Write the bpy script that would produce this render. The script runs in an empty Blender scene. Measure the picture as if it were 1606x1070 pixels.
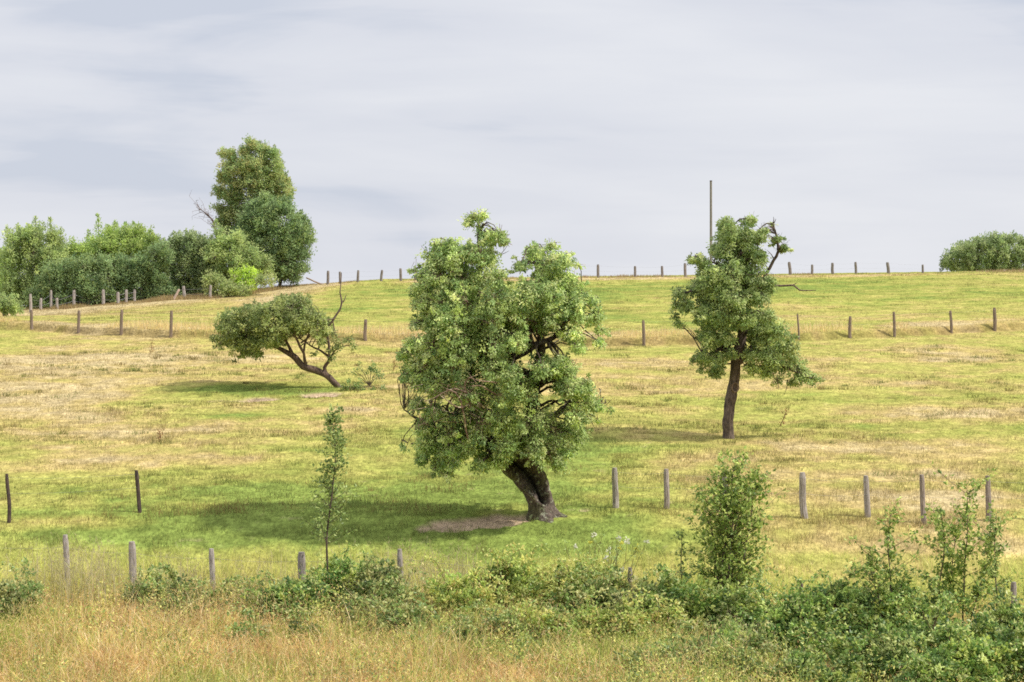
import bpy, math
import numpy as np
from math import radians, sin, cos, pi
rng = np.random.default_rng(7)
S = bpy.context.scene
COL = S.collection
F = 3000.0; CX, CY = 803.0, 535.0; PITCH = math.atan(85 / F)

# ------------------------------------------------------------------ numbers
def hsh(i, j, seed):
    n = (i.astype(np.int64) * 374761393 + j.astype(np.int64) * 668265263 + seed * 1442695041) & 0xffffffff
    n = ((n ^ (n >> 13)) * 1274126177) & 0xffffffff
    n = (n ^ (n >> 16)) & 0xffffffff
    return n / 4294967295.0
def vn(x, y, seed=0):
    x = np.asarray(x, float); y = np.asarray(y, float)
    i = np.floor(x); j = np.floor(y); u = x - i; v = y - j
    u = u * u * (3 - 2 * u); v = v * v * (3 - 2 * v)
    a = hsh(i, j, seed); b = hsh(i + 1, j, seed); c = hsh(i, j + 1, seed); d = hsh(i + 1, j + 1, seed)
    return (a + (b - a) * u) * (1 - v) + (c + (d - c) * u) * v
def fbm(x, y, seed=0, o=3):
    s = 0; a = .5; t = 0
    for k in range(o):
        s = s + a * vn(x * 2 ** k + 17 * k, y * 2 ** k - 9 * k, seed + k); t += a; a *= .55
    return s / t
def sstep(a, b, x):
    t = np.clip((x - a) / (b - a), 0, 1); return t * t * (3 - 2 * t)
def lin(c):
    c = np.asarray(c, float) / 255.0
    return np.where(c <= .04045, c / 12.92, ((c + .055) / 1.055) ** 2.4)
def norm(v): return v / np.maximum(np.linalg.norm(v, axis=-1, keepdims=True), 1e-9)

# ------------------------------------------------------------------ terrain
_py = np.array([-3000, -400, -60, -20, 0, 4, 10, 18, 25, 30, 36, 41, 46, 48.5, 52, 60, 70, 85, 102, 120, 140, 152, 163, 178, 200, 240, 320, 600, 1500, 6000.])
_pz = np.array([-40, -8, -2, -1.7, -1.75, -2.5, -4.5, -7.2, -8.7, -8.5, -8.1, -7.85, -7.55, -7.0, -6.15, -5.55, -4.92, -3.98, -2.95, -1.8, -.62, .1, .68, .88, .5, -2, -8, -22, -40, -60.])
_ty = np.linspace(-60, 330, 3901); _tz = np.interp(_ty, _py, _pz)
_k = np.exp(-np.linspace(-2.5, 2.5, 41) ** 2); _k /= _k.sum()
_tzs = np.convolve(np.pad(_tz, 20, mode='edge'), _k, mode='valid')
def prof(y): return np.where((y > -55) & (y < 320), np.interp(y, _ty, _tzs), np.interp(y, _py, _pz))
def terr0(x, y):
    z = prof(y)
    far = sstep(105, 150, y)
    z = z + far * (.013 * np.clip(x, -12, 120) + .075 * np.clip(x + 12, -40, 0))
    z = z + (fbm(x / 9, y / 9, 3) - .5) * .35 * sstep(47, 60, y) * (1 - sstep(150, 165, y))
    return z
YF = None
def terrain(x, y, fine=True):
    x = np.asarray(x, float); y = np.asarray(y, float)
    z = terr0(x, y)
    if YF is not None:
        yf = np.interp(x, YF[0], YF[1]) + (fbm(x / 1.7, x * 0 + 3, 5) - .5) * .9
        z = z + .38 * sstep(-.5, .1, y - yf) * np.exp(-np.clip(y - yf, 0, 99) / 14)
    if SOIL is not None:
        z = z - .1 * soil_mask(x, y) + .10 * soil_mask(x, y) * (fbm(x / .35, y / .35, 77) - .3)
    if fine:
        z = z + (fbm(x / .7, y / .7, 11) - .5) * .09 + (vn(x / .22, y / .22, 12) - .5) * .03
    return z
SOIL = None
def ray(px, py):
    r = (px - CX) / F; u = (CY - py) / F
    return np.array([r, cos(PITCH) + u * sin(PITCH), -sin(PITCH) + u * cos(PITCH)])
def P(px, py, Y):
    d = ray(px, py); return d * (Y / d[1])
def hit(px, py, y0=30.0, y1=240.0, fine=False):
    d = ray(px, py); Y = np.arange(y0, y1, .1)
    z = terrain(d[0] / d[1] * Y, Y, fine); below = (d[2] / d[1] * Y) < z
    k = int(np.argmax(below)) if below.any() else len(Y) - 1
    Yk = Y[k]; return np.array([d[0] / d[1] * Yk, Yk, float(z[k])])
def ground_at(px, Y):
    X = ray(px, 500)[0] / ray(px, 500)[1] * Y
    return np.array([X, Y, float(terrain(X, Y, False))])

FARF = [(-40, 514), (50, 517), (123, 523), (190, 525), (268, 529), (330, 531), (452, 533), (573, 535), (700, 538), (860, 541), (1010, 541), (1130, 537), (1250, 533), (1333, 530), (1403, 527), (1492, 522), (1560, 518), (1650, 514)]
_h = np.array([hit(a, b) for a, b in FARF])
YF = (np.concatenate([[-400], _h[:, 0], [400]]), np.concatenate([[_h[0, 1]], _h[:, 1], [_h[-1, 1]]]))
# ellipses on the ground: (px, py, rx, ry) turned into metres
def ell(px, py, rx, ry):
    c = hit(px, py); a = hit(px, py - ry); b = hit(px, py + ry)
    return (c[0], c[1], rx * c[1] / F, max(.25, (a[1] - b[1]) / 2))
def blob(x, y, e, p=1.0):
    return np.exp(-(((x - e[0]) / e[2]) ** 2 + ((y - e[1]) / e[3]) ** 2) ** p)
_SO = [(ell(745, 821, 82, 7), 1.2), (ell(795, 811, 45, 6), 1.2), (ell(825, 812, 22, 5), .8), (ell(690, 829, 42, 6), 1.0), (ell(408, 626, 34, 3), 1.1), (ell(500, 619, 34, 4), 1.1), (ell(350, 630, 40, 2), .5), (ell(900, 802, 40, 4), .3)]
def soil_mask(x, y):
    s = 0
    for e, a in _SO: s = s + a * blob(x, y, e, 1.6)
    return np.clip((s - .35 + (fbm(x / .4, y / .4, 31) - .5) * 1.3) * 2.6, 0, 1)
SOIL = True
# dryness: + straw, - green
_DR = [(ell(*e[:4]), e[4]) for e in [
    (150, 570, 280, 30, .48), (60, 640, 260, 34, .5), (280, 685, 220, 30, .48), (100, 600, 220, 24, .3), (200, 725, 200, 14, .35), (420, 560, 200, 14, .3), (600, 600, 60, 30, .2), (1250, 610, 420, 16, .3), (1450, 700, 220, 14, .35), (1300, 565, 300, 10, .2), (1060, 575, 120, 12, .2), (1350, 780, 250, 12, .25), (520, 700, 120, 16, .12), (100, 720, 160, 14, .2), (560, 640, 90, 20, .2),
    (700, 700, 400, 10, .0), (1480, 650, 170, 12, .55), (1350, 590, 250, 16, .25), (1500, 560, 160, 14, .35), (1000, 570, 120, 14, .3), (1010, 640, 90, 10, .25),
    (1300, 720, 260, 16, .2), (1500, 740, 160, 18, .25), (600, 790, 330, 40, -.55), (400, 830, 300, 30, -.45), (200, 850, 200, 18, -.25), (90, 820, 120, 8, .45), (300, 765, 200, 10, -.1),
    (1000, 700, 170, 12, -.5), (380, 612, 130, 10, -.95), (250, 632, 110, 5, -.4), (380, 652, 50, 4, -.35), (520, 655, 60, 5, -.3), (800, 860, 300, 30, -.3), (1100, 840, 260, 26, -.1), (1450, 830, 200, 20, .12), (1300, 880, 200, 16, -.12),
    (470, 770, 110, 10, -.3), (1090, 800, 120, 6, .25), (900, 730, 80, 14, -.25), (930, 450, 260, 9, -.2), (1350, 450, 300, 8, -.15), (560, 460, 120, 10, -.1),
    (1400, 480, 200, 7, .32), (1240, 500, 200, 6, .18), (600, 510, 300, 10, .1), (1000, 437, 600, 2.2, .7), (350, 458, 130, 6, .5), (200, 475, 160, 6, .7), (60, 495, 120, 6, .5), (480, 448, 60, 4, .6)]]
def dryness(x, y):
    d = .42 + .42 * (fbm(x / .75, y / 1.1, 43, 2) - .5) + .55 * (fbm(x / 6.0, y / 9.0, 41, 4) - .5) * 1.5 + .35 * (fbm(x / 2.2, y / 1.3, 47, 3) - .5) + .5 * (fbm(x / 5.5, y / 1.6, 51, 3) - .5)
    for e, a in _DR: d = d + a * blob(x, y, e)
    yf = np.interp(x, YF[0], YF[1])
    d = np.where(y > yf + 4, d - .12, d)
    d = d + .42 * np.exp(-((y - yf - 1.5) / 2.2) ** 2) * (.4 + fbm(x / 4, y * 0, 66))
    return np.clip(d, 0, 1)
KG = 1.48
C_DG, C_G, C_YG, C_ST, C_PK = [lin(c) / KG for c in [(156, 174, 88), (184, 188, 98), (208, 200, 114), (222, 198, 130), (230, 208, 156)]]
C_SOIL = lin((224, 196, 162)) / KG
def ramp(d, stops):
    ks = np.array([s[0] for s in stops]); cs = np.array([s[1] for s in stops])
    return np.stack([np.interp(d, ks, cs[:, i]) for i in range(3)], -1)
G_ST = [(0, C_DG), (.22, C_G), (.5, C_YG), (.75, C_ST), (1, C_PK)]
def field_col(x, y, jit=None):
    d = dryness(x, y)
    if jit is not None: d = np.clip(d + jit, 0, 1)
    return ramp(d, G_ST)

# ------------------------------------------------------------------ materials
def newmat(name):
    m = bpy.data.materials.new(name); m.use_nodes = True
    nt = m.node_tree; nt.nodes.clear(); return m, nt, nt.nodes.new('ShaderNodeOutputMaterial')
def N(nt, t, **k):
    n = nt.nodes.new(t)
    for a, b in k.items(): setattr(n, a, b)
    return n
def leaf_mat(name, trans=.3, rough=.55, spec=.35, upn=0.0):
    m, nt, out = newmat(name); L = nt.links.new
    at = N(nt, 'ShaderNodeAttribute', attribute_name='col')
    p = N(nt, 'ShaderNodeBsdfPrincipled'); p.inputs['Roughness'].default_value = rough; p.inputs['Specular IOR Level'].default_value = spec
    tr = N(nt, 'ShaderNodeBsdfTranslucent'); mx = N(nt, 'ShaderNodeMixShader'); mx.inputs[0].default_value = trans
    hs = N(nt, 'ShaderNodeHueSaturation'); hs.inputs['Saturation'].default_value = .95; hs.inputs['Value'].default_value = 1.3
    no = N(nt, 'ShaderNodeTexNoise'); no.inputs['Scale'].default_value = 6.0
    geo = N(nt, 'ShaderNodeNewGeometry'); L(geo.outputs['Position'], no.inputs['Vector'])
    mr = N(nt, 'ShaderNodeMapRange'); mr.inputs[1].default_value = .3; mr.inputs[2].default_value = .7; mr.inputs[3].default_value = .85; mr.inputs[4].default_value = 1.15
    L(no.outputs[0], mr.inputs[0]); sc = N(nt, 'ShaderNodeVectorMath', operation='SCALE'); L(at.outputs['Color'], sc.inputs[0]); L(mr.outputs[0], sc.inputs['Scale'])
    L(sc.outputs[0], p.inputs['Base Color']); L(sc.outputs[0], hs.inputs['Color']); L(hs.outputs[0], tr.inputs['Color'])
    if upn > 0:
        mv = N(nt, 'ShaderNodeMix', data_type='VECTOR'); mv.inputs[0].default_value = upn; L(geo.outputs['Normal'], mv.inputs[4]); mv.inputs[5].default_value = (0, 0, 1)
        nn = N(nt, 'ShaderNodeVectorMath', operation='NORMALIZE'); L(mv.outputs[1], nn.inputs[0]); L(nn.outputs[0], p.inputs['Normal'])
    L(p.outputs[0], mx.inputs[1]); L(tr.outputs[0], mx.inputs[2]); L(mx.outputs[0], out.inputs[0]); return m
def wood_mat(name, c1, c2, scale=(18, 18, 3), bump=.02, lichen=None, useattr=False):
    m, nt, out = newmat(name); L = nt.links.new
    tc = N(nt, 'ShaderNodeTexCoord'); mp = N(nt, 'ShaderNodeMapping'); mp.inputs['Scale'].default_value = scale; L(tc.outputs['Object'], mp.inputs[0])
    no = N(nt, 'ShaderNodeTexNoise'); no.inputs['Scale'].default_value = 1; no.inputs['Detail'].default_value = 6; no.inputs['Roughness'].default_value = .65; L(mp.outputs[0], no.inputs['Vector'])
    cr = N(nt, 'ShaderNodeValToRGB'); cr.color_ramp.elements[0].position = .35; cr.color_ramp.elements[1].position = .65
    cr.color_ramp.elements[0].color = (*c1, 1); cr.color_ramp.elements[1].color = (*c2, 1); L(no.outputs[0], cr.inputs[0]); c = cr.outputs[0]
    if lichen is not None:
        n2 = N(nt, 'ShaderNodeTexNoise'); n2.inputs['Scale'].default_value = 9; n2.inputs['Detail'].default_value = 4; L(tc.outputs['Object'], n2.inputs['Vector'])
        r2 = N(nt, 'ShaderNodeValToRGB'); r2.color_ramp.elements[0].position = .56; r2.color_ramp.elements[1].position = .63; L(n2.outputs[0], r2.inputs[0])
        mx = N(nt, 'ShaderNodeMix', data_type='RGBA'); L(r2.outputs[0], mx.inputs[0]); L(c, mx.inputs[6]); mx.inputs[7].default_value = (*lichen, 1); c = mx.outputs[2]
    if useattr:
        at = N(nt, 'ShaderNodeAttribute', attribute_name='col'); mu = N(nt, 'ShaderNodeMix', data_type='RGBA', blend_type='MULTIPLY'); mu.inputs[0].default_value = 1
        L(c, mu.inputs[6]); L(at.outputs['Color'], mu.inputs[7]); c = mu.outputs[2]
    p = N(nt, 'ShaderNodeBsdfPrincipled'); p.inputs['Roughness'].default_value = .88; p.inputs['Specular IOR Level'].default_value = .2; L(c, p.inputs['Base Color'])
    b = N(nt, 'ShaderNodeBump'); b.inputs['Distance'].default_value = bump; b.inputs['Strength'].default_value = 1; L(no.outputs[0], b.inputs['Height']); L(b.outputs[0], p.inputs['Normal'])
    L(p.outputs[0], out.inputs[0]); return m
def ground_mat():
    m, nt, out = newmat('pasture_turf'); L = nt.links.new
    at = N(nt, 'ShaderNodeAttribute', attribute_name='col'); geo = N(nt, 'ShaderNodeNewGeometry')
    c = at.outputs['Color']
    for sc, lo, hi, det in (((2.2, 2.2, 2.2), .74, 1.26, 4), ((9, 6, 9), .7, 1.26, 3), ((.35, 1.1, 1), .84, 1.14, 4)):
        mp = N(nt, 'ShaderNodeMapping'); mp.inputs['Scale'].default_value = sc; L(geo.outputs['Position'], mp.inputs[0])
        no = N(nt, 'ShaderNodeTexNoise'); no.inputs['Scale'].default_value = 1; no.inputs['Detail'].default_value = det; L(mp.outputs[0], no.inputs['Vector'])
        mr = N(nt, 'ShaderNodeMapRange'); mr.inputs[1].default_value = .3; mr.inputs[2].default_value = .7; mr.inputs[3].default_value = lo; mr.inputs[4].default_value = hi; L(no.outputs[0], mr.inputs[0])
        s = N(nt, 'ShaderNodeVectorMath', operation='SCALE'); L(c, s.inputs[0]); L(mr.outputs[0], s.inputs['Scale']); c = s.outputs[0]; last = no
    p = N(nt, 'ShaderNodeBsdfDiffuse'); L(c, p.inputs['Color'])
    no = N(nt, 'ShaderNodeTexNoise'); no.inputs['Scale'].default_value = 7; no.inputs['Detail'].default_value = 6; L(geo.outputs['Position'], no.inputs['Vector'])
    b = N(nt, 'ShaderNodeBump'); b.inputs['Distance'].default_value = .12; b.inputs['Strength'].default_value = .8; L(no.outputs[0], b.inputs['Height']); L(b.outputs[0], p.inputs['Normal'])
    L(p.outputs[0], out.inputs[0]); return m
M_TURF = ground_mat()
M_GRASS = leaf_mat('grass_blades', .42, .7, .15, .72)
M_DRY = leaf_mat('dry_grass_blades', .5, .7, .2, .72)
M_LEAF = leaf_mat('fruit_tree_leaves', .36, .5, .4)
M_HEDGE = leaf_mat('hedge_leaves', .4, .55, .35)
M_BRAM = leaf_mat('bramble_leaves', .35, .45, .45)
M_BARK = wood_mat('apple_bark', (.045, .033, .026), (.20, .155, .125), (16, 16, 5), .04, (.34, .34, .25), True)
M_BARK2 = wood_mat('brown_bark', (.05, .038, .03), (.20, .15, .12), (16, 16, 4), .03, None, True)
M_POST = wood_mat('weathered_post_wood', (.16, .14, .125), (.44, .41, .38), (40, 40, 3.5), .012, None, True)
M_PALE = wood_mat('pale_dead_wood', (.22, .17, .14), (.46, .38, .33), (20, 20, 6), .01, None, True)
M_STEEL = wood_mat('rusty_steel', (.04, .032, .03), (.13, .09, .075), (25, 25, 6), .003, None, True)
def wire_mat():
    m, nt, out = newmat('galvanised_wire'); p = N(nt, 'ShaderNodeBsdfPrincipled'); no = N(nt, 'ShaderNodeTexNoise'); no.inputs['Scale'].default_value = 8
    cr = N(nt, 'ShaderNodeValToRGB'); cr.color_ramp.elements[0].color = (.16, .15, .15, 1); cr.color_ramp.elements[1].color = (.36, .36, .37, 1)
    nt.links.new(no.outputs[0], cr.inputs[0]); nt.links.new(cr.outputs[0], p.inputs['Base Color']); p.inputs['Roughness'].default_value = .6; p.inputs['Metallic'].default_value = .4
    nt.links.new(p.outputs[0], out.inputs[0]); return m
M_WIRE = wire_mat()

# ------------------------------------------------------------------ meshes
class Geo:
    def __init__(s): s.v = []; s.c = []; s.q = []; s.t = []; s.n = 0
    def add(s, v, q=None, t=None, c=(1, 1, 1)):
        v = np.asarray(v, float).reshape(-1, 3); c = np.asarray(c, float)
        if c.ndim == 1: c = np.broadcast_to(c, (len(v), 3))
        s.v.append(v); s.c.append(c)
        if q is not None and len(q): s.q.append(np.asarray(q) + s.n)
        if t is not None and len(t): s.t.append(np.asarray(t) + s.n)
        s.n += len(v)
    def build(s, name, mat, parent=None, base=(0, 0, 0), smooth=False):
        if not s.v: return None
        v = np.concatenate(s.v) - np.asarray(base); c = np.concatenate(s.c)
        q = np.concatenate(s.q) if s.q else np.zeros((0, 4), int); t = np.concatenate(s.t) if s.t else np.zeros((0, 3), int)
        me = bpy.data.meshes.new(name); me.vertices.add(len(v)); me.vertices.foreach_set('co', v.astype(np.float32).ravel())
        nl = len(q) * 4 + len(t) * 3; me.loops.add(nl); me.loops.foreach_set('vertex_index', np.concatenate([q.ravel(), t.ravel()]).astype(np.int32))
        me.polygons.add(len(q) + len(t))
        st = np.concatenate([np.arange(len(q)) * 4, len(q) * 4 + np.arange(len(t)) * 3]).astype(np.int32)
        me.polygons.foreach_set('loop_start', st)
        me.polygons.foreach_set('use_smooth', np.full(len(st), smooth))
        a = me.attributes.new('col', 'FLOAT_COLOR', 'POINT'); a.data.foreach_set('color', np.concatenate([c, np.ones((len(c), 1))], 1).astype(np.float32).ravel())
        me.update(calc_edges=True); me.validate(); me.materials.append(mat)
        o = bpy.data.objects.new(name, me); COL.objects.link(o)
        if parent is not None: o.parent = parent
        return o
def tag(o, label=None, cat=None, group=None, kind=None):
    if label: o['label'] = label
    if cat: o['category'] = cat
    if group: o['group'] = group
    if kind: o['kind'] = kind
    return o
def thing(name, label, cat, loc, group=None):
    o = bpy.data.objects.new(name, None); o.location = loc; o.empty_display_size = .2; COL.objects.link(o); return tag(o, label, cat, group)
def smooth_path(pts, rad, step=.12):
    pts = np.asarray(pts, float); rad = np.asarray(rad, float); n = len(pts)
    if n < 2: return pts, rad
    ext = np.vstack([2 * pts[0] - pts[1], pts, 2 * pts[-1] - pts[-2]]); op = []; orr = []
    for i in range(n - 1):
        p0, p1, p2, p3 = ext[i:i + 4]; m = max(2, int(np.linalg.norm(p2 - p1) / step))
        t = np.linspace(0, 1, m, endpoint=False)[:, None]
        op.append(.5 * (2 * p1 + (p2 - p0) * t + (2 * p0 - 5 * p1 + 4 * p2 - p3) * t ** 2 + (3 * p1 - p0 - 3 * p2 + p3) * t ** 3)); orr.append(rad[i] + (rad[i + 1] - rad[i]) * t[:, 0])
    return np.vstack(op + [pts[-1:]]), np.concatenate(orr + [rad[-1:]])
def frames(pts):
    T = norm(np.gradient(pts, axis=0)); n0 = np.cross(T[0], [0, 1, .01]); n0 /= np.linalg.norm(n0) + 1e-9; Ns = [n0]
    for i in range(1, len(pts)):
        v = Ns[-1] - T[i] * np.dot(Ns[-1], T[i]); Ns.append(v / (np.linalg.norm(v) + 1e-9))
    Ns = np.array(Ns); return T, Ns, np.cross(T, Ns)
def tube(g, pts, rad, sides=6, c=(1, 1, 1), rough=0.0, cap=True, seed=0, fn=None):
    pts = np.asarray(pts, float); rad = np.broadcast_to(np.asarray(rad, float), (len(pts),)); T, A, B = frames(pts); n = len(pts)
    th = np.arange(sides) / sides * 2 * pi; R = np.repeat(rad[:, None], sides, 1)
    if rough: R = R * (1 + rough * (fbm(np.repeat(np.arange(n)[:, None] * .35, sides, 1), np.cos(th)[None] * 1.6 + np.sin(th)[None] * 2.3 + 9 + np.zeros((n, 1)), seed, 3) - .5) * 2)
    cc = np.asarray(c, float)
    if fn is not None: R, cc = fn(R, th, n)
    v = pts[:, None] + (A[:, None] * np.cos(th)[None, :, None] + B[:, None] * np.sin(th)[None, :, None]) * R[..., None]
    i = np.arange(n - 1)[:, None] * sides; j = np.arange(sides)[None]; k = (j + 1) % sides
    q = np.stack([i + j, i + k, i + sides + k, i + sides + j], -1).reshape(-1, 4)
    g.add(v.reshape(-1, 3), q, None, cc.reshape(-1, 3) if cc.ndim > 1 else cc)
    if cap:
        for row, ctr in ((0, pts[0]), (n - 1, pts[-1])):
            vv = np.vstack([v[row], ctr[None]]); jj = np.arange(sides); tt = np.stack([jj, (jj + 1) % sides, np.full(sides, sides)], -1)
            if row == 0: tt = tt[:, ::-1]
            g.add(vv, None, tt, cc[row * sides] if False else (cc if cc.ndim == 1 else (1, 1, 1)))
def segs(g, p0, p1, r0, r1, c=(1, 1, 1)):
    d = norm(p1 - p0); a = norm(np.cross(d, np.array([.31, .52, .79]))); b = np.cross(d, a); n = len(p0)
    r0 = np.broadcast_to(r0, (n,))[:, None]; r1 = np.broadcast_to(r1, (n,))[:, None]; vs = []
    for p, r in ((p0, r0), (p1, r1)):
        for k in range(3):
            t = k * 2 * pi / 3; vs.append(p + (a * cos(t) + b * sin(t)) * r)
    v = np.stack(vs, 1).reshape(-1, 3); o = np.arange(n)[:, None] * 6
    q = np.concatenate([o + np.array([[k, (k + 1) % 3, 3 + (k + 1) % 3, 3 + k]]) for k in range(3)])
    g.add(v, q, None, c)
def rnd(n): return norm(rng.normal(size=(n, 3)))
def leaves(g, pos, axis, L, W, c):
    n = len(pos); L = np.broadcast_to(L, (n,))[:, None]; W = np.broadcast_to(W, (n,))[:, None]; axis = norm(axis)
    s = norm(np.cross(axis, np.array([0, -.25, 1.0]) + rng.normal(size=(n, 3)) * .55)); nn = np.cross(axis, s) * W * .35
    v = np.stack([pos, pos + axis * L * .42 + s * W * .5 + nn, pos + axis * L, pos + axis * L * .42 - s * W * .5 + nn], 1).reshape(-1, 3)
    g.add(v, np.arange(n * 4).reshape(-1, 4), None, np.repeat(c, 4, 0))
def pick(pal, n):
    pal = np.asarray(pal, float); i = rng.integers(0, len(pal), n); j = rng.integers(0, len(pal), n); t = rng.random((n, 1)); return pal[i] * t + pal[j] * (1 - t)
KL = .71
def PAL(*cs):
    r = [lin(c) / KL for c in cs]; return [q * .92 + .08 * (q @ np.array([.3, .55, .15])) for q in r]

def n3(p, s, seed=0):
    q = p / s; z = q[:, 2]; k = np.floor(z); f = z - k; f = f * f * (3 - 2 * f); return vn(q[:, 0] + k * 37.3, q[:, 1] + k * 11.7, seed) * (1 - f) + vn(q[:, 0] + (k + 1) * 37.3, q[:, 1] + (k + 1) * 11.7, seed) * f
def foliage(gl, gw, bl, pal, leaf=.1, ratio=.55, dens=9, cr=.16, m=24, up=.25, droop=.3, inner=.25, twig=.004, wc=(1, 1, 1), clump=.5, cut=(.42, .56), base=.1, flat=.8):
    """bl rows: cx cy cz rx ry rz shade; leaves hang in small bouquets at the ends of twigs"""
    for b in bl:
        c = b[:3]; R = b[3:6]; area = 4 * pi * ((R[0] * R[1] * R[2]) ** (2 / 3)); ns = max(2, int(area * dens + rng.random()))
        d = rnd(ns); u = inner + (1 - inner) * rng.random(ns) ** .5
        p0 = c + d * np.maximum(R - cr * 1.0, R * .25) * u[:, None]
        bs = base if R.min() > cr * 3 else .85
        k = rng.random(ns) < bs + (1 - bs) * sstep(cut[0], cut[1], .5 * n3(p0, clump, 5) + .2 * n3(p0, clump * .5, 9) + .3 * n3(p0, clump * 2.4, 3)); p0 = p0[k]; d = d[k]; ns = len(p0)
        if ns == 0: continue
        st = rng.random(ns) < .16; p0 = p0 + d * np.where(st, cr * rng.uniform(.5, 1.7, ns), 0)[:, None]; sz = rng.uniform(.5, 1.45, ns) * np.where(st, .55, 1) * min(1, R.min() / cr * .8 + .2); dr = norm(d + rng.normal(size=(ns, 3)) * .5 + np.array([0, 0, up]))
        e = rnd(ns * m).reshape(ns, m, 3) * (rng.random((ns, m, 1)) ** .45) * (cr * sz)[:, None, None] * np.array([1, 1, flat]); along = np.sum(e * dr[:, None], -1, keepdims=True)
        e = e + dr[:, None] * along * .5 - np.array([0, 0, 1]) * droop * .5 * np.linalg.norm(e, axis=-1, keepdims=True)
        pos = (p0[:, None] + e).reshape(-1, 3); n = len(pos); ax = norm(e.reshape(-1, 3)) * .35 + np.repeat(dr, m, 0) * .45 + rng.normal(size=(n, 3)) * .5 + np.array([0, 0, -droop])
        cs = pick(pal, ns) * rng.uniform(.78, 1.22, (ns, 1)) * b[6]; cl = np.repeat(cs, m, 0) * rng.uniform(.82, 1.2, (n, 1))
        leaves(gl, pos, ax, leaf * rng.uniform(.7, 1.25, n), leaf * ratio * rng.uniform(.8, 1.2, n), cl)
        if gw is not None:
            segs(gw, p0 - dr * (cr * 1.8), p0 + dr * cr * .5, twig, twig * .4, wc); k2 = rng.random(ns) < .35
            if k2.any(): segs(gw, np.repeat(c[None], k2.sum(), 0) + (p0[k2] - c) * .1, p0[k2] - dr[k2] * cr * 1.5, twig * 1.8, twig, wc)
def limb(g, pts, rad, c=(1, 1, 1), wob=.06, sides=7, rough=.12):
    p, r = smooth_path(pts, rad); n = len(p)
    w = np.stack([fbm(np.arange(n) * .22, np.full(n, float(rng.integers(1, 99))), int(rng.integers(1, 9999)), 2) - .5 for _ in range(3)], 1) * wob * 2
    w *= np.minimum(1, np.arange(n) / 3)[:, None]
    tube(g, p + w, r, sides, c, rough, seed=int(rng.integers(1, 999))); return p + w, r
def branch_to(g, nodes, nrad, tgt, c=(1, 1, 1), r1=.008, frac=.45, zpen=.5):
    d = np.linalg.norm(nodes - tgt, axis=1) + np.maximum(0, nodes[:, 2] - tgt[2] + .1) * zpen + (nodes[:, 2] * 0)
    k = int(np.argmin(d)); a = nodes[k]; v = tgt - a; L = np.linalg.norm(v)
    if L < .12: return
    mid = a + v * .5 + np.array([0, 0, .14 * L]) + rng.normal(size=3) * .07 * L
    r0 = min(nrad[k] * .6, .012 + .02 * L); p, r = smooth_path([a, mid, tgt], [r0, (r0 + r1) * .5, r1], .2)
    p[1:-1] += rng.normal(size=(len(p) - 2, 3)) * .018 * L ** .5
    tube(g, p, r, 5, c, 0)
    return p, r
def deepen(px, Y, center, ext, depth):
    """blobs traced as (px, py, r[, shade]) -> 3D blobs filling the crown's depth"""
    out = []; sc = Y / F; px = [(q[0], q[1], q[2] * .93, *q[3:]) for q in px]
    for b in px:
        x, y, r = b[:3]; sh = b[3] if len(b) > 3 else 1.0
        e = ((x - center[0]) / ext[0]) ** 2 + ((y - center[1]) / ext[1]) ** 2; T = depth * math.sqrt(max(0, 1 - e)); rm = r * sc
        n = 1 if T < rm else int(math.ceil(2 * T / (rm * 1.8)))
        for k in range(n):
            off = 0 if n == 1 else (-T + 2 * T * (k + .5) / n); yy = off + rng.normal() * .12
            p = P(x + rng.normal() * r * (.12 if n > 1 else 0), y + rng.normal() * r * (.12 if n > 1 else 0), Y) + np.array([0, yy, 0])
            out.append([*p, rm, rm * 1.05, rm, sh * rng.uniform(.9, 1.1)])
    return np.array(out)

# ------------------------------------------------------------------ ground
def ground():
    rows = np.concatenate([[-3000, -800, -250, -90, -50], np.arange(-30, 30, 3.0), np.arange(30, 42, .4), np.arange(42, 62, .16), np.arange(62, 90, .26), np.arange(90, 116, .16), np.arange(116, 180, .42), np.arange(180, 260, 3), [300, 380, 520, 800, 1300, 2400, 5000]])
    u = np.concatenate([[-120, -40, -12, -5, -2.5, -1.6, -1.25, -1.1], np.linspace(-1, 1, 361), [1.1, 1.25, 1.6, 2.5, 5, 12, 40, 120]])
    w = .29 * np.clip(rows, 30, 260) + 5; X = u[None] * w[:, None]; Y = np.repeat(rows[:, None], len(u), 1); Z = terrain(X, Y)
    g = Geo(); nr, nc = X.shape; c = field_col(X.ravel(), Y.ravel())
    x, y = X.ravel(), Y.ravel(); near = (1 - sstep(44, 49, y))[:, None]
    c = c * (1 - near) + near * (lin((200, 176, 112)) / KG)
    sm = soil_mask(x, y)[:, None]; so = C_SOIL * (.8 + .4 * fbm(x / .4, y / .4, 88))[:, None]; c = c * (1 - sm) + so * sm
    yf = np.interp(x, YF[0], YF[1]) + (fbm(x / 1.7, x * 0 + 3, 5) - .5) * .9
    bk = np.exp(-((y - yf + .25) / .42) ** 2)[:, None] * (.35 + .6 * fbm(x / 1.1, x * 0, 15))[:, None]; c = c * (1 - bk * .8) + lin((130, 108, 68)) / KG * bk * .8
    i = np.arange(nr - 1)[:, None] * nc; j = np.arange(nc - 1)[None]
    q = np.stack([i + j, i + j + 1, i + nc + j + 1, i + nc + j], -1).reshape(-1, 4)
    g.add(np.stack([X, Y, Z], -1), q, None, c); o = g.build('ground', M_TURF, smooth=True)
    tag(o, 'rolling dry pasture hillside with green and straw coloured patches', 'hillside', kind='structure')
ground()

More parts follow.
